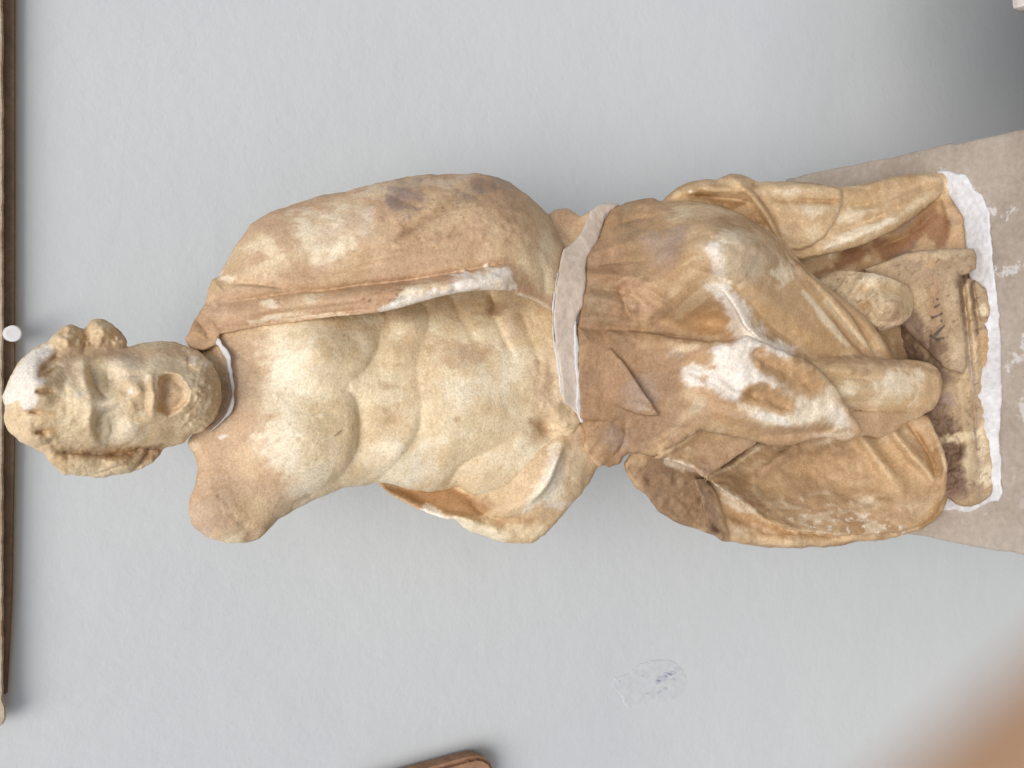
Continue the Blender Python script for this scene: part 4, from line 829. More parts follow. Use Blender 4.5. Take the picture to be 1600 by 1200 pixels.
flap_layer = Layer(FLAP, [(910, 530, -40), (912, 600, -34), (920, 690, -16), (945, 710, -20), (960, 540, -50), (960, 650, -34), (1000, 570, -62), (1000, 690, -36), (1060, 545, -100), (1040, 640, -70), (1060, 680, -66), (1110, 545, -130), (1110, 600, -130), (1110, 660, -100), (1160, 535, -152), (1160, 600, -156), (1170, 670, -120), (1220, 560, -150), (1230, 620, -150), (1230, 685, -112), (1290, 610, -132), (1290, 675, -104), (1330, 660, -108), (1345, 676, -98)],
    [(910, 600, 120), (960, 600, 110), (1050, 600, 60), (1150, 600, -20), (1220, 680, -70), (1250, 600, -60), (1320, 670, -84), (960, 700, 70), (1040, 690, 20)], Rb=8, k=2.5, rough=1.0, edge=1.3, ops=flap_ops)
TUBE = [(1235, 553, 10), (1280, 553, 14), (1319, 555, 16), (1360, 558, 16), (1400, 562, 16), (1430, 563, 14), (1453, 567, 12), (1464, 574, 10), (1470, 583, 8), (1473, 600, 8), (1471, 615, 8), (1466, 627, 8), (1460, 638, 10), (1453, 643, 10), (1412, 645, 14), (1370, 643, 14), (1331, 640, 14), (1290, 640, 10), (1240, 600, 10)]
tube_l = Layer(TUBE, [(1260, 570, -84), (1300, 590, -92), (1340, 600, -88), (1340, 565, -70), (1340, 635, -66), (1400, 605, -62), (1400, 570, -42), (1400, 640, -40), (1450, 605, -34), (1450, 575, -18), (1455, 635, -18), (1468, 602, -20)], thick=70, k=2.5, rough=1.0, edge=0.9, ops=[
    crease([(1270, 585, 5.5, 4.5), (1330, 590, 5.5, 6.0), (1380, 592, 6.6, 3.0)]), ridge([(1280, 577, 6.6, 4.5), (1350, 579, 7.7, 6.0), (1420, 585, 7.7, 3.0)]), ridge([(1300, 612, 7.7, 4.5), (1360, 612, 8.8, 6.0), (1420, 612, 8.8, 3.0)]), crease([(1300, 628, 5.5, 4.5), (1360, 627, 6.6, 6.0), (1430, 628, 6.6, 3.0)]), rough_at([(1250, 560), (1470, 565), (1470, 640), (1330, 640)], 1.4, 10, 121)])
FLAP2 = [(1300, 640, 6), (1331, 641, 6), (1400, 643, 6), (1453, 641, 6), (1440, 650, 5), (1412, 664, 5), (1395, 675, 5), (1375, 684, 5), (1352, 680, 5), (1320, 690, 5)]
flap2_l = Layer(FLAP2, [(1330, 645, -60), (1340, 675, -66), (1375, 680, -50), (1375, 650, -54), (1410, 660, -34), (1445, 645, -16)], thick=36, k=2, rough=0.8, edge=0.8, ops=[bump(1380, 662, 30, 9, -3, -20)])
PANEL = [(974, 726, 10), (978, 738, 10), (982, 745, 10), (988, 753, 10), (992, 760, 10), (1001, 767, 10), (1010, 772, 10), (1020, 787, 10), (1030, 800, 10), (1045, 810, 12), (1060, 818, 14), (1080, 824, 14), (1100, 831, 14), (1119, 839, 14), (1128, 846, 14), (1141, 847, 16), (1194, 855, 18), (1256, 856, 18), (1290, 855, 18), (1319, 852, 18), (1340, 846, 18), (1381, 844, 18), (1416, 834, 18), (1441, 827, 18), (1459, 816, 16), (1468, 806, 14), (1474, 797, 12), (1484, 770, 12), (1488, 752, 12), (1487, 735, 12), (1482, 712, 12), (1475, 688, 12), (1456, 646, 12), (1430, 620, 12), (1380, 600, 12), (1200, 600, 12), (1090, 640, 12), (1032, 690, 10), (1000, 705, 10), (982, 712, 8)]
sheet_p.ops = [ridge([(1186, 744, 12, 9), (1212, 722, 11, 16), (1242, 698, 11, 14)]), ridge([(1342, 676, 11, 18), (1362, 704, 11, 20), (1382, 732, 12, 17), (1407, 762, 12, 8)]), ridge([(1388, 664, 10, 16), (1412, 695, 10, 21), (1436, 722, 9, 19), (1459, 748, 8, 10)]),
    crease([(1420, 662, 6, 10), (1440, 692, 6, 15), (1457, 722, 6, 15), (1462, 748, 5, 9)]), ridge([(1450, 655, 8, 6), (1468, 690, 8, 9), (1478, 730, 8, 9), (1474, 770, 9, 6)]), bump(1300, 755, 70, 24, -12, 20), bump(1390, 785, 50, 18, 7, -20), bump(1190, 765, 30, 16, -10, -35),
    rough_at(SHEET_P, 2.0, 12, 132), rough_at([(1080, 725), (1110, 735), (1190, 790), (1240, 815), (1240, 835), (1170, 812), (1090, 750)], 3.2, 8, 133)]
panel_ops = [crease([(1000, 740, 10, 5), (1040, 765, 10, 6), (1080, 790, 10, 4)]), rough_at([(975, 725), (1100, 750), (1130, 845), (1010, 790)], 3.6, 10, 131), ridge([(1150, 842, 9, 4), (1240, 848, 9, 5), (1340, 844, 9, 4)]), ridge([(1434, 824, 8, 4), (1462, 800, 8, 5), (1478, 770, 8, 4)]), rough_at([(1120, 800), (1440, 830), (1440, 860), (1120, 860)], 2.4, 11, 138), bump(1155, 808, 20, 9, -10, 25)]
panel_layer = Layer(PANEL, [(985, 735, -6), (1010, 760, 4), (1040, 800, 14), (1040, 735, -8), (1070, 780, 8), (1090, 750, 0), (1090, 820, 8), (1060, 700, 0), (1150, 790, 4), (1150, 840, -2), (1180, 720, 40), (1234, 838, -6), (1230, 770, 60), (1350, 700, 80), (1340, 842, -4), (1420, 760, 60), (1450, 820, 10), (1475, 720, 20), (1478, 790, 10), (1200, 850, 8), (1300, 852, 8)],
    [(985, 735, 90), (1060, 780, 170), (1150, 800, 220), (1250, 780, 240), (1400, 780, 180), (1460, 760, 90), (1400, 660, 150), (1200, 650, 220)], Rb=26, k=3, rough=1.0, edge=1.2, ops=panel_ops)
SIDE = [(1020, 330, 20), (1036, 313, 20), (1047, 303, 22), (1057, 294, 24), (1080, 284, 26), (1102, 281, 26), (1120, 281, 22), (1127, 276, 18), (1140, 272, 18), (1160, 273, 18), (1172, 277, 18), (1182, 284, 18), (1222, 284, 22), (1240, 284, 22), (1281, 287, 22), (1312, 291, 22), (1350, 288, 22), (1381, 279, 20), (1412, 273, 18), (1444, 270, 16), (1469, 270, 14), (1484, 277, 12), (1496, 287, 12), (1506, 298, 12), (1522, 318, 12), (1531, 330, 12), (1537, 342, 12), (1533, 365, 12), (1540, 390, 10), (1537, 415, 10), (1530, 440, 8), (1500, 470, 8), (1440, 500, 8), (1300, 480, 10), (1200, 430, 10), (1080, 380, 10)]
side_l = Layer(SIDE, [(1060, 310, 20), (1120, 300, 14), (1120, 350, 30), (1200, 330, 20), (1260, 400, 90), (1300, 350, 60), (1330, 395, 95), (1400, 360, 100), (1440, 340, 96), (1440, 385, 90), (1480, 300, 74), (1500, 360, 50), (1530, 360, 26), (1530, 400, 16), (1500, 420, 40), (1350, 440, 100)],
    [(1060, 310, 140), (1200, 300, 200), (1350, 300, 230), (1470, 300, 150), (1530, 380, 80), (1350, 440, 260)], Rb=24, k=3, rough=1.2, edge=1.2, ops=[rough_at(SIDE, 2.0, 14, 141), crease([(1270, 412, 9, 10), (1340, 398, 10, 14), (1400, 376, 10, 14), (1440, 352, 9, 10), (1468, 318, 8, 4)]), bump(1495, 330, 20, 30, 5), ridge([(1472, 306, 7, 6), (1482, 330, 7, 6), (1485, 360, 8, 3)])])
FOLD = [(1030, 322, 16), (1047, 303, 20), (1057, 294, 22), (1080, 284, 24), (1102, 281, 24), (1120, 282, 20), (1140, 273, 18), (1160, 274, 18), (1182, 285, 18), (1240, 285, 20), (1312, 292, 20), (1350, 289, 18), (1381, 280, 16), (1412, 274, 14), (1446, 272, 12), (1468, 276, 8), (1474, 288, 6), (1472, 302, 6), (1448, 322, 7), (1416, 348, 7), (1400, 360, 7), (1381, 368, 7), (1350, 382, 7), (1319, 391, 7), (1280, 400, 7), (1250, 406, 7), (1225, 400, 10), (1180, 380, 10), (1080, 360, 10)]
fold_l = Layer(FOLD, [(1060, 310, 6), (1080, 340, 0), (1120, 295, 2), (1120, 340, 4), (1170, 300, 0), (1180, 350, 4), (1240, 330, 6), (1240, 385, 14), (1300, 310, 14), (1300, 370, 18), (1350, 320, 24), (1360, 365, 26), (1400, 310, 38), (1410, 340, 36), (1450, 290, 56), (1465, 296, 56)], thick=60, k=3, rough=1.1, edge=1.0, ops=[
    crease([(1080, 306, 7, 9.6), (1110, 309, 7, 17.3), (1150, 312, 7, 15.4), (1172, 318, 6, 7.7)]), ridge([(1060, 300, 8, 5.8), (1110, 294, 9, 11.5), (1160, 298, 9, 7.7)]), crease([(1095, 325, 8, 7.7), (1140, 338, 8, 15.4), (1190, 352, 8, 11.5)]), bump(1100, 335, 30, 8, -6, 10),
    ridge([(1150, 280, 8, 9.6), (1176, 306, 8, 17.3), (1198, 335, 8, 19.2), (1215, 365, 8, 19.2), (1232, 390, 8, 15.4), (1250, 402, 7, 7.7)]), crease([(1180, 290, 6, 5.8), (1198, 318, 6, 13.4), (1216, 350, 6, 17.3), (1228, 376, 6, 11.5)]),
    crease([(1320, 322, 8, 7.7), (1360, 318, 9, 9.6), (1400, 306, 9, 7.7), (1440, 288, 8, 5.8)]), ridge([(1290, 385, 8, 7.7), (1350, 364, 9, 11.5), (1410, 334, 9, 11.5), (1462, 300, 8, 7.7)]), crease([(1310, 362, 7, 5.8), (1350, 348, 8, 9.6), (1400, 326, 8, 7.7)]), ridge([(1330, 338, 8, 5.8), (1380, 326, 9, 7.7), (1430, 300, 9, 5.8)]), rough_at(FOLD, 2.0, 11, 151)])
HEM = [(1170, 292, 12), (1200, 287, 14), (1250, 287, 14), (1290, 290, 10), (1314, 294, 6), (1316, 306, 6), (1315, 316, 6), (1309, 338, 6), (1300, 355, 6), (1286, 372, 6), (1269, 384, 6), (1252, 391, 6), (1234, 392, 7), (1222, 382, 8), (1205, 350, 8), (1185, 318, 10)]
hem_l = Layer(HEM, [(1180, 300, -4), (1215, 300, -4), (1215, 345, 0), (1240, 385, 2), (1260, 330, -2), (1270, 375, 4), (1300, 310, 4), (1305, 340, 6)], thick=40, k=2, rough=1.0, edge=1.0, ops=[
    crease([(1214, 312, 6, 9.0), (1250, 313, 6, 12.6), (1290, 315, 6, 10.8), (1314, 316, 5, 5.4)]), ridge([(1220, 328, 8, 5.4), (1260, 332, 8, 5.4), (1300, 330, 8, 3.6)]), bump(1245, 352, 22, 18, -5, 40), ridge([(1226, 372, 6, 7.2), (1242, 386, 6, 7.2), (1268, 380, 6, 5.4)]), rough_at(HEM, 1.4, 9, 161)])
core = Layer([(960, 360), (1100, 350), (1300, 360), (1440, 360), (1490, 430), (1470, 700), (1440, 780), (1250, 800), (1100, 780), (1020, 690), (950, 640), (930, 450)], [(960, 500, 60), (1100, 400, 60), (1250, 400, 90), (1300, 600, 60), (1400, 440, 110), (1440, 560, 90), (1440, 700, 60), (1150, 700, 70), (1300, 740, 100), (1250, 780, 90)], [(960, 500, 160), (1100, 500, 230), (1250, 500, 270), (1400, 500, 240), (1460, 600, 120), (1300, 700, 250)], R=20, Rb=20, k=0)
def paint_legs(V):
    p = Paint(V, (.455, .315, .18), 23, (.55, .40, .25))
    LX = [(1040, 250), (1570, 250), (1570, 880), (1040, 880)]
    p.specks(LX, (.66, .53, .36), -.25, .5, 40, .8); p.specks(LX, (.36, .235, .13), -.1, .45, 55, .7); p.specks(LX, CREAM, .2, .3, 14, .5)
    p.poly([(900, 380), (1000, 300), (1010, 400), (1000, 520), (1060, 530), (1060, 700), (940, 740), (895, 640)], BROWN, .8, 24, 26); p.specks([(905, 400), (1010, 320), (1060, 520), (1060, 690), (930, 730), (900, 600)], (.29, .195, .12), .15, .45, 24)
    p.line([(975, 325, 14), (985, 370, 16), (1000, 420, 14)], (.34, .26, .15), .5); p.blob(930, 480, 24, 40, (.34, .27, .17), .6, 10); p.blob(1000, 470, 30, 26, TAN, .6); p.blob(955, 360, 20, 40, (.46, .31, .18), .6)
    p.poly([(1005, 360), (1030, 350), (1068, 352), (1062, 390), (1050, 415), (1020, 420), (1008, 395)], GREY, .75, 14, 12); p.blob(1058, 385, 14, 40, PURPLE, .35, 20); p.blob(1040, 362, 16, 10, OCHRE, .3)
    p.blob(1080, 330, 50, 12, CREAM, .6); p.blob(1100, 350, 30, 20, (.55, .38, .22), .5)
    p.poly([(1100, 385), (1130, 365), (1170, 370), (1200, 395), (1196, 430), (1160, 440), (1125, 455), (1108, 445), (1118, 415), (1098, 405)], (.62, .54, .40), .8, 14, 14)
    p.blob(1115, 388, 16, 12, CHIP, .8); p.blob(1140, 370, 22, 12, LCREAM, .6); p.blob(1125, 420, 14, 22, CHIP, .6); p.blob(1165, 415, 30, 28, (.58, .51, .40), .5); p.blob(1110, 448, 18, 8, CHIP, .6)
    p.poly([(1170, 450), (1240, 420), (1300, 480), (1340, 540), (1300, 560), (1235, 548), (1180, 515)], (.58, .42, .25), .75, 14, 10); p.blob(1225, 425, 20, 22, LCREAM, .7, 40); p.blob(1280, 530, 50, 20, (.50, .34, .18), .5, 40)
    p.line([(1255, 455, 5), (1275, 480, 6), (1300, 510, 6), (1325, 540, 4)], LCREAM, .65); p.line([(1290, 470, 6), (1330, 515, 7), (1375, 558, 6)], CREAM, .6); p.line([(1270, 460, 4), (1305, 500, 4), (1340, 548, 4)], OCHRE, .4)
    p.blob(1110, 505, 46, 20, (.52, .36, .19), .7); p.blob(1120, 515, 30, 12, (.44, .30, .16), .5)
    # broken white crest
    p.poly([(1110, 452), (1130, 438), (1152, 458), (1168, 482), (1182, 504), (1208, 526), (1244, 544), (1232, 564), (1190, 548), (1175, 552), (1180, 575), (1205, 598), (1180, 600), (1160, 610), (1154, 632), (1130, 618), (1090, 605), (1072, 594), (1070, 578), (1085, 570), (1100, 574), (1115, 575), (1116, 545), (1142, 534), (1140, 500), (1124, 470)], CHIP, .9, 7, 7)
    p.poly([(1155, 632), (1172, 636), (1200, 640), (1222, 650), (1242, 640), (1240, 625), (1220, 610), (1240, 604), (1270, 618), (1296, 608), (1318, 636), (1334, 668), (1318, 670), (1280, 660), (1240, 664), (1200, 660), (1170, 648)], LCREAM, .85, 9, 8)
    p.blob(1205, 655, 40, 9, CHIP, .8, 10); p.blob(1310, 650, 14, 22, CHIP, .5, -30); p.blob(1200, 590, 34, 8, CHIP, .8, 30)
    p.poly(PIT1, (.52, .355, .20), .85, 7, 6); p.poly(PIT2, (.50, .34, .19), .9, 5, 5); p.blob(1098, 590, 12, 9, TAN, .7)
    p.line([(1090, 620, 16), (1150, 655, 16), (1230, 682, 12), (1300, 676, 10)], TAN, .6); p.blob(1130, 655, 20, 9, OCHRE, .5, 15); p.blob(1300, 680, 40, 7, LCREAM, .5); p.blob(1090, 635, 14, 14, (.58, .51, .38), .6); p.blob(1060, 555, 14, 7, GREY, .5, 20); p.blob(1080, 545, 24, 8, CREAM, .5)
    p.blob(1005, 620, 30, 26, GREY, .55, 50); p.blob(1015, 640, 20, 8, (.45, .38, .30), .6, 20); p.blob(955, 685, 20, 18, GREY, .5, -50); p.blob(930, 705, 16, 16, TAN, .5); p.line([(913, 695, 4), (922, 715, 4), (940, 728, 4)], SAND, .6)
    # tube
    p.poly([(1250, 556), (1470, 565), (1470, 640), (1331, 645), (1300, 600)], SAND, .85, 5, 4); p.line([(1260, 563, 6), (1340, 563, 7), (1420, 570, 6), (1465, 582, 6)], BROWN, .6); p.blob(1400, 600, 50, 24, LCREAM, .75); p.blob(1320, 612, 26, 12, LCREAM, .7); p.blob(1350, 582, 26, 6, BROWN, .45); p.blob(1380, 622, 40, 8, CREAM, .6); p.blob(1455, 610, 14, 20, TAN, .6); p.blob(1465, 635, 10, 10, BROWN, .6)
    p.poly([(1320, 642), (1450, 642), (1375, 684), (1340, 684)], TAN, .7, 4, 3)
    # right panel
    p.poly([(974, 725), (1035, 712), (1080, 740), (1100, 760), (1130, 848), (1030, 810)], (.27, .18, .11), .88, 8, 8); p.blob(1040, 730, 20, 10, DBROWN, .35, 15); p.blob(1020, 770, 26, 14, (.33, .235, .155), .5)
    p.line([(1040, 719, 5), (1078, 733, 6), (1112, 756, 5), (1145, 778, 6), (1178, 800, 5)], (.70, .63, .52), .85, n=.7); p.line([(1036, 710, 4), (1060, 695, 4), (1085, 677, 3)], SAND, .6, n=.7)
    p.poly([(1080, 735), (1100, 690), (1180, 690), (1110, 748)], (.44, .31, .20), .8, 6, 5); p.blob(1105, 735, 12, 12, PURPLE, .4); p.line([(1110, 745, 3), (1180, 696, 3)], CREAM, .6, sm=False)
    p.poly([(1135, 780), (1180, 806), (1175, 815), (1150, 802), (1132, 790)], OCHRE, .6, 4, 3); p.line([(1100, 765, 8), (1112, 795, 9), (1125, 835, 10)], (.45, .33, .24), .8); p.blob(1119, 825, 12, 10, DBROWN, .75); p.blob(1150, 825, 20, 9, LCREAM, .5, 20); p.line([(1180, 812, 4), (1230, 832, 3), (1300, 838, 3)], OCHRE, .6)
    p.poly([(1180, 750), (1240, 700), (1340, 695), (1400, 665), (1460, 740), (1400, 800), (1240, 810)], (.55, .395, .235), .6, 14, 12); p.line([(1196, 733, 8), (1215, 718, 8), (1238, 702, 7)], TAN, .7); p.line([(1350, 685, 7), (1375, 722, 7), (1403, 758, 7)], SAND, .6); p.line([(1394, 675, 7), (1430, 715, 7), (1456, 745, 6)], SAND, .7)
    p.blob(1300, 800, 90, 22, TAN, .6, 5); p.specks([(1230, 800), (1420, 800), (1410, 835), (1240, 835)], CHIP, .62, .75, 6); p.specks([(1200, 770), (1420, 770), (1410, 835), (1240, 835)], LCREAM, .2, .45, 20); p.blob(1350, 790, 30, 14, CREAM, .4); p.blob(1280, 700, 60, 14, BROWN, .4)
    p.line([(1440, 823, 12), (1460, 806, 12), (1476, 780, 9)], OCHRE, .75); p.line([(1145, 838, 9), (1250, 848, 8), (1350, 842, 7)], SAND, .6); p.line([(1150, 850, 4), (1260, 857, 4), (1340, 849, 4)], BROWN, .5); p.line([(1420, 665, 6), (1445, 700, 7), (1460, 740, 6)], OCHRE, .5)
    p.line([(1456, 652, 6), (1472, 690, 7), (1482, 735, 6)], CREAM, .6)
    # left side folds
    p.poly([(1030, 312), (1130, 270), (1320, 288), (1480, 272), (1476, 304), (1381, 372), (1250, 410), (1180, 340)], SAND, .7, 3, 2); p.poly([(1030, 312), (1060, 290), (1130, 285), (1180, 320), (1220, 370), (1180, 345), (1110, 320)], (.47, .33, .185), .8, 6, 6)
    p.line([(1060, 303, 7), (1100, 293, 8), (1160, 297, 8)], SAND, .8); p.blob(1082, 302, 7, 5, CHIP, .9); p.line([(1090, 308, 6), (1130, 311, 6), (1165, 312, 5)], (.30, .17, .07), .75); p.blob(1180, 335, 20, 10, (.36, .21, .10), .5, 30); p.line([(1180, 290, 6), (1210, 340, 6), (1226, 378, 5)], (.40, .26, .13), .6); p.line([(1170, 295, 6), (1196, 330, 6), (1220, 370, 6)], (.50, .37, .21), .5)
    p.blob(1230, 300, 40, 9, LCREAM, .5); p.blob(1270, 330, 34, 9, LCREAM, .55); p.line([(1216, 313, 5), (1260, 314, 5), (1312, 317, 4)], OCHRE, .6, n=.6); p.blob(1240, 352, 16, 12, (.45, .31, .18), .6, 40); p.blob(1275, 365, 20, 12, CREAM, .6, -40)
    p.blob(1340, 335, 30, 14, LCREAM, .6, -20); p.line([(1290, 388, 8), (1350, 362, 9), (1400, 340, 9)], LCREAM, .7); p.line([(1320, 300, 8), (1360, 296, 9), (1420, 282, 9)], (.50, .35, .20), .6); p.line([(1250, 404, 6), (1320, 388, 6), (1400, 354, 6)], (.45, .30, .15), .3); p.line([(1400, 320, 9), (1440, 300, 9), (1466, 290, 7)], (.45, .31, .17), .5); p.blob(1430, 320, 30, 8, CREAM, .6, -35)
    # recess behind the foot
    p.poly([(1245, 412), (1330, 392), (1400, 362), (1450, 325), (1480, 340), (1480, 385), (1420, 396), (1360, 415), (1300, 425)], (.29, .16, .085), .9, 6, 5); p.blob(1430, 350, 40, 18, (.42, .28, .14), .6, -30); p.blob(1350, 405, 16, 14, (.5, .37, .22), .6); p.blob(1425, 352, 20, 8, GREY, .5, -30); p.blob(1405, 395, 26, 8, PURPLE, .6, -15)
    p.poly([(1476, 275), (1506, 298), (1538, 342), (1540, 425), (1490, 390), (1480, 340)], (.58, .43, .27), .8, 8, 8); p.blob(1500, 315, 20, 20, (.52, .42, .34), .5); p.blob(1485, 340, 10, 30, GREY, .35); p.line([(1525, 330, 5), (1537, 370, 5), (1538, 420, 5)], OCHRE, .6); p.blob(1478, 285, 14, 8, LCREAM, .5)
    return p.done((.95, .915, .88))
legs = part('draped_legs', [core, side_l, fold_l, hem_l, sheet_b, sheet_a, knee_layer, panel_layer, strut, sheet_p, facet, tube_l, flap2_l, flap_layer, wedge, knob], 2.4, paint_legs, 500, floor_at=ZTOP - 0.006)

# ------------------------------------------------ left foot and its support, plinth
FOOT = [(1270, 440, 10), (1290, 428, 14), (1312, 419, 16), (1330, 416, 18), (1350, 418, 20), (1375, 420, 22), (1395, 424, 22), (1410, 431, 22), (1422, 444, 22), (1428, 462, 22), (1428, 480, 20), (1422, 496, 18), (1408, 508, 16), (1390, 515, 14), (1374, 518, 12), (1340, 500, 12), (1300, 470, 12)]
foot_l = Layer(FOOT, [(1290, 440, 46), (1320, 430, 34), (1330, 460, 14), (1350, 440, 8), (1365, 470, -8), (1390, 450, -6), (1400, 475, -14), (1415, 460, 6), (1415, 490, 6), (1380, 505, 0), (1340, 490, 20)], [(1290, 440, 130), (1350, 460, 130), (1410, 470, 100)], R=16, k=3, rough=0.9, edge=0.6, ops=[
    ridge([(1304, 458, 6.0, 3.0), (1318, 440, 6.0, 4.8), (1330, 422, 6.0, 3.0)]), crease([(1310, 446, 5.0, 3.6), (1322, 430, 5.0, 3.6)], sm=False), ridge([(1334, 454, 7.0, 4.8), (1350, 436, 8.0, 6.6), (1370, 422, 8.0, 4.2)]), bump(1354, 452, 11, 9, -11, -40), bump(1348, 480, 12, 11, -8), crease([(1336, 470, 5.0, 3.0), (1342, 455, 5.0, 3.0)], sm=False),
    ridge([(1360, 456, 7.0, 4.2), (1363, 474, 7.0, 6.0), (1376, 490, 7.0, 4.8)]), bump(1390, 455, 14, 13, -8), bump(1400, 478, 14, 14, 5), crease([(1382, 448, 5.0, 2.4), (1396, 440, 5.0, 3.0), (1412, 440, 5.0, 1.8)]), crease([(1346, 494, 6.0, 3.6), (1372, 503, 6.0, 6.0), (1402, 501, 6.0, 5.4), (1422, 486, 5.0, 3.0)]), ridge([(1360, 503, 6.0, 3.6), (1385, 512, 6.0, 4.8), (1410, 507, 6.0, 4.2)]), rough_at(FOOT, 1.8, 8, 171)])
def paint_foot(V):
    p = Paint(V, (.55, .44, .29), 31, (.50, .38, .25))
    p.blob(1360, 432, 22, 12, LCREAM, .5, -30); p.blob(1400, 430, 18, 10, LCREAM, .5); p.blob(1325, 468, 24, 16, (.58, .50, .36), .6); p.blob(1395, 450, 22, 14, (.52, .37, .22), .5); p.blob(1400, 488, 26, 20, (.36, .24, .16), .65); p.blob(1345, 452, 8, 8, OCHRE, .45); p.blob(1350, 478, 8, 6, OCHRE, .4); p.line([(1370, 512, 5), (1410, 508, 5)], (.42, .30, .22), .6, sm=False); p.specks(FOOT, DBROWN, .7, .5, 4)
    return p.done()
part('foot', [foot_l], 1.9, paint_foot, 600)
BLOCK = [(1350, 420, 6), (1365, 414, 6), (1390, 405, 6), (1412, 396, 6), (1428, 392, 6), (1444, 390, 7), (1481, 388, 7), (1522, 389, 6), (1526, 400, 6), (1526, 421, 6), (1512, 427, 5), (1500, 432, 5), (1497, 445, 4), (1501, 480, 4), (1508, 530, 4), (1511, 570, 5), (1505, 585, 6), (1490, 580, 6), (1474, 575, 6), (1452, 552, 8), (1436, 535, 8), (1420, 520, 8), (1390, 490, 6)]
block_l = Layer(BLOCK, [(1365, 420, 46), (1400, 404, 36), (1420, 430, 30), (1430, 480, 36), (1440, 530, 30), (1470, 560, -4), (1450, 450, 12), (1470, 480, -8), (1490, 460, -26), (1500, 520, -32), (1490, 565, -20), (1480, 400, -14), (1520, 400, -30), (1520, 420, -32)], [(1400, 410, 160), (1450, 500, 110), (1500, 480, 60), (1510, 410, 60)], k=2, rough=1.0, edge=0.9, ops=[crease([(1450, 552, 4, 3), (1452, 530, 4, 3), (1443, 512, 4, 2)]), ridge([(1460, 400, 12, 4), (1515, 408, 10, 6)], sm=False), rough_at(BLOCK, 1.3, 8, 181), bump(1490, 548, 14, 20, 4)])
wp = lambda x, dz: float(w_of_plane(np.array(float(x)), ZTOP + dz))
PLINTH = [(1300, 480, 6), (1400, 480, 6), (1470, 440, 5), (1500, 428, 5), (1528, 440, 5), (1540, 452, 5), (1548, 478, 4), (1551, 495, 4), (1552, 509, 4), (1546, 520, 4), (1547, 534, 4), (1546, 560, 4), (1548, 600, 4), (1546, 620, 4), (1544, 640, 4), (1544, 669, 4), (1548, 682, 4), (1550, 694, 4), (1552, 715, 4), (1553, 737, 4), (1553, 765, 5), (1547, 777, 6), (1531, 787, 6), (1518, 791, 6), (1506, 791, 6), (1494, 788, 6), (1482, 780, 6), (1440, 760, 6), (1380, 600, 6)]
pl_front = [(x, y, wp(x, 0.042)) for x in (1300, 1400, 1440, 1470) for y in (480, 620, 760)] + [(1488, y, wp(1488, 0.036)) for y in (450, 620, 770)] + [(1552, y, wp(1552, 0.004)) for y in (480, 620, 740)]
pl_ops = [bump(1480, 690, 22, 60, -9), bump(1425, 560, 40, 24, -6), rough_at([(1455, 620), (1495, 640), (1510, 770), (1480, 770), (1460, 700)], 5, 9, 191), rough_at([(1390, 500), (1470, 530), (1460, 580), (1400, 560)], 3, 8, 192),
    crease([(1502, 432, 5, 8), (1508, 480, 5, 8), (1513, 530, 4, 7), (1519, 600, 4, 6), (1526, 680, 4, 6), (1532, 745, 4, 6), (1533, 784, 4, 4)]),
    crease([(1519, 436, 4, 7), (1524, 470, 4, 7), (1530, 510, 4, 5), (1534, 560, 3, 3), (1540, 620, 3, 2)]),
    ridge([(1512, 436, 4, 4), (1516, 480, 4, 4), (1521, 530, 4, 3), (1528, 610, 4, 2)]), crease([(1530, 500, 3, 4), (1548, 512, 3, 5)], sm=False), bump(1540, 490, 10, 14, 5),
    rough_at([(1500, 430), (1550, 430), (1553, 780), (1500, 790)], 2.2, 10, 193), ridge([(1500, 600, 8, 4), (1510, 680, 8, 5), (1516, 760, 8, 4)])]
plinth_l = Layer(PLINTH, pl_front, [(1300, 600, 300), (1400, 480, 220), (1400, 700, 220), (1500, 450, 110), (1500, 760, 110), (1550, 600, 60)], k=2, rough=0.8, edge=1.3, ops=pl_ops)
def paint_block(V):
    p = Paint(V, (.33, .245, .16), 37, (.40, .30, .19))
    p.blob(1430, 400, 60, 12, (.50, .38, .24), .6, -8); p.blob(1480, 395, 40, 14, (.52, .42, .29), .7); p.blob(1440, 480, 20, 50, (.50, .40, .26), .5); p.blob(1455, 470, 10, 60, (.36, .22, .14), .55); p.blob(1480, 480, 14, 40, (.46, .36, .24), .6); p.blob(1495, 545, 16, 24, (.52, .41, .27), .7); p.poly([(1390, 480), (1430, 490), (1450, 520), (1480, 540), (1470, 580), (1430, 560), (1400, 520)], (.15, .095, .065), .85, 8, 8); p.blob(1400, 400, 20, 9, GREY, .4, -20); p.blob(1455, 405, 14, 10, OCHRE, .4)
    p.specks(BLOCK, DBROWN, .68, .5, 4); p.blob(1500, 437, 10, 10, DBROWN, .6)
    INK = (.085, .07, .065)
    p.blob(1459, 464, 3.4, 2.6, INK, .9, n=.1); p.line([(1456, 475.5, 2.2), (1463, 474, 2.2)], INK, .9, sm=False, n=.1); p.line([(1450, 491, 2.0), (1467, 489, 2.0)], INK, .95, sm=False, n=.05); p.blob(1467, 500, 3, 2.4, INK, .8, n=.1)
    p.line([(1459, 518, 4.2), (1466, 513, 3.4), (1472, 509, 2)], INK, .9, n=.2); p.line([(1452, 520.5, 2), (1462, 526, 2), (1474, 528, 2)], INK, .9, n=.1)
    return p.done()
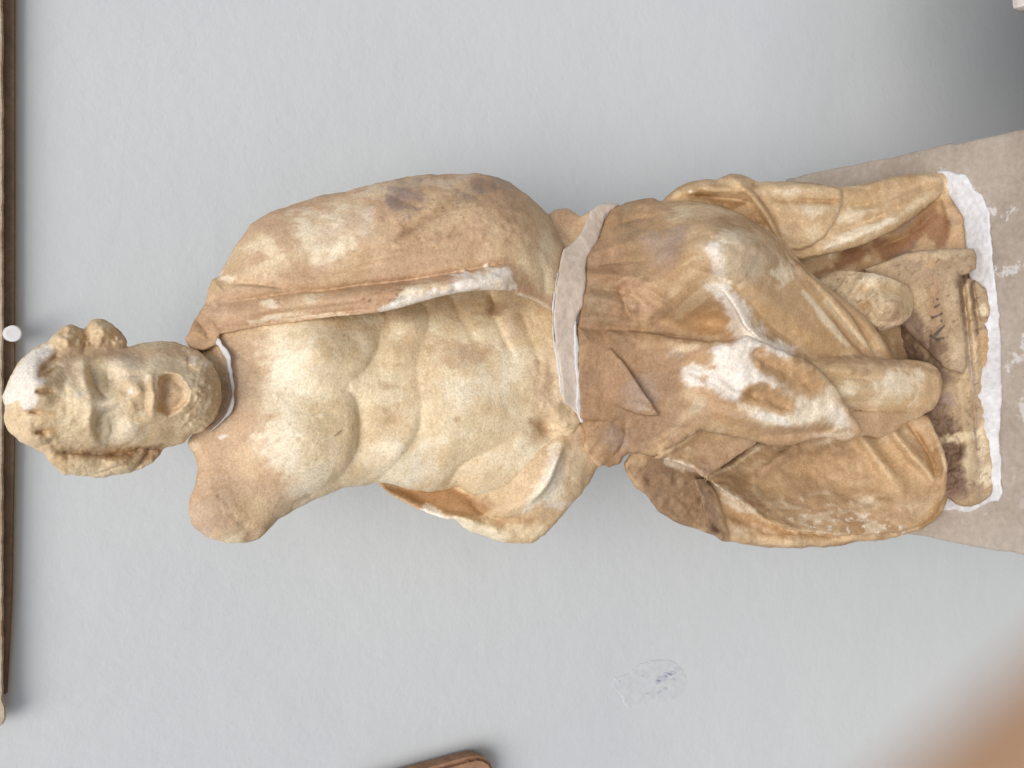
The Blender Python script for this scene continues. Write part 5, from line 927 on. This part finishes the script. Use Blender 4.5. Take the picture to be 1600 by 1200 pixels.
def paint_plinth(V):
    p = Paint(V, (.43, .325, .205), 41, (.36, .26, .16))
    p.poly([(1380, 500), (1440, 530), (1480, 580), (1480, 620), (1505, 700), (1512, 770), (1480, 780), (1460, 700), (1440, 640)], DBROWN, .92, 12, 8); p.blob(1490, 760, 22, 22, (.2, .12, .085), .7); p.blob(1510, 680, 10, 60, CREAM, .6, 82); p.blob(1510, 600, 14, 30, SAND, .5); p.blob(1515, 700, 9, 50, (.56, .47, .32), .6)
    p.line([(1504, 434, 6), (1508, 470, 6), (1511, 500, 5)], DBROWN, .75); p.line([(1508, 490, 5), (1513, 530, 5), (1519, 600, 4), (1527, 690, 3), (1533, 780, 3)], (.33, .27, .24), .65); p.line([(1521, 440, 4), (1526, 480, 4), (1531, 520, 4)], DBROWN, .7); p.line([(1512, 445, 4), (1518, 500, 5), (1523, 560, 5)], SAND, .6)
    p.blob(1540, 490, 11, 16, CREAM, .8); p.line([(1528, 515, 4), (1550, 513, 4)], DBROWN, .5, sm=False); p.line([(1540, 520, 8), (1542, 600, 7), (1540, 680, 7)], OCHRE, .5); p.blob(1543, 750, 9, 30, CREAM, .5); p.blob(1535, 690, 8, 60, CREAM, .4, 3); p.blob(1546, 779, 9, 9, GREY, .6); p.specks([(1500, 430), (1550, 430), (1553, 780), (1500, 790)], DBROWN, .66, .5, 5); p.blob(1478, 622, 10, 10, PURPLE, .6)
    return p.done()
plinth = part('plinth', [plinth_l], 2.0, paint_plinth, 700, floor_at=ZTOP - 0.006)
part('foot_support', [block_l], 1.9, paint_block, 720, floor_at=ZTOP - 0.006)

# ------------------------------------------------ white plaster bedding round the plinth, on the pedestal
BED = [(1462, 268), (1478, 267), (1494, 271), (1508, 271), (1516, 282), (1522, 296), (1536, 306), (1545, 330), (1548, 356), (1551, 400), (1556, 440), (1561, 490), (1564, 540), (1566, 600), (1564, 650), (1561, 690), (1565, 720), (1564, 750), (1567, 768), (1560, 784), (1546, 785), (1530, 793), (1518, 799), (1506, 800), (1488, 797), (1474, 797), (1472, 785), (1480, 772), (1500, 760), (1520, 700), (1520, 500), (1510, 400), (1505, 340), (1480, 300)]
bed_front = [(x, y, wp(x, hgt)) for x, y, hgt in [(1465, 270, .003), (1495, 278, .004), (1530, 310, .003), (1540, 360, .005), (1550, 420, .006), (1565, 440, .0025), (1540, 500, .010), (1560, 520, .006), (1545, 600, .012), (1570, 600, .002), (1545, 680, .010), (1566, 690, .003), (1560, 760, .005), (1550, 786, .002), (1500, 796, .004), (1478, 794, .004), (1500, 700, .010), (1490, 340, .006), (1500, 500, .010)]]
bed_l = Layer(BED, bed_front, thick=40, R=3, k=1, rough=0.9, edge=1.3, ops=[rough_at(BED, 1.2, 12, 201), crease([(1574, 470, 3, 2), (1566, 520, 3, 2), (1562, 600, 3, 1.5), (1560, 680, 3, 2)])])
V, Q = carve([bed_l], 1.8, seed=800)
Wd = to_world(V); Wd[:, 2] = np.maximum(Wd[:, 2], ZTOP - 0.004)
bed = link_mesh('plaster_bed', Wd - np.array(ped.location), Q, M_WHITE, ped)
bed.matrix_parent_inverse = Matrix.Rotation(YAW, 4, 'Z')     # the pedestal is turned a little

# ---------------------------------------------------------------- the photographer's fingertip, close to the lens
def fingertip():
    q_mid = CAM + ray(np.array(2254.), np.array(1904.)) * 0.012
    ax = (0.73 * XC + 0.69 * YC)                            # along the visible edge, towards the upper right of the photograph
    ax = np.array(ax) / np.linalg.norm(ax)
    n1 = np.array(FW); n2 = np.cross(ax, n1)
    S, U = 60, 36
    V = []; L0 = -0.030; L1 = 0.050
    for i in range(S + 1):
        s = i / S; a = L1 + (L0 - L1) * s
        tip = max(0, (a - (L1 - 0.009)) / 0.009)
        base = max(0, ((L0 + 0.006) - a) / 0.006)
        r = 0.0078 * math.sqrt(max(0.0, 1 - tip * tip)) * math.sqrt(max(0.0, 1 - base * base))
        r *= 1 + 0.07 * math.exp(-((a - 0.022) / 0.006) ** 2) + 0.05 * math.exp(-((a + 0.006) / 0.006) ** 2)
        for j in range(U):
            t = 2 * math.pi * j / U
            V.append(q_mid + ax * a + (n1 * math.cos(t) * 0.92 + n2 * math.sin(t)) * r)
    Q = [(i * U + j, i * U + (j + 1) % U, (i + 1) * U + (j + 1) % U, (i + 1) * U + j) for i in range(S) for j in range(U)]
    o = empty('fingertip', tuple(q_mid))
    link_mesh('finger_skin', np.array(V) - q_mid, np.array(Q), M_SKIN, o)
    NV = []; NQ = []
    for i in range(13):
        for j in range(9):
            a = L1 - 0.0035 - 0.0105 * i / 12; t = math.pi + (j - 4) / 4 * 0.85
            tip = max(0, (a - (L1 - 0.009)) / 0.009); r = 0.0078 * math.sqrt(max(0, 1 - tip * tip)) + 0.0003
            NV.append(q_mid + ax * a + (n1 * math.cos(t) * 0.92 + n2 * math.sin(t)) * r - q_mid)
    NV = np.array(NV); NQ = np.array([(i * 9 + j, i * 9 + j + 1, (i + 1) * 9 + j + 1, (i + 1) * 9 + j) for i in range(12) for j in range(8)])
    nl = link_mesh('nail', NV, NQ, M_NAIL, o)
    md = nl.modifiers.new('thickness', 'SOLIDIFY'); md.thickness = 0.0005
    tag(o, 'blurred fingertip of the photographer in the corner, right beside the lens', 'fingertip')
fingertip()
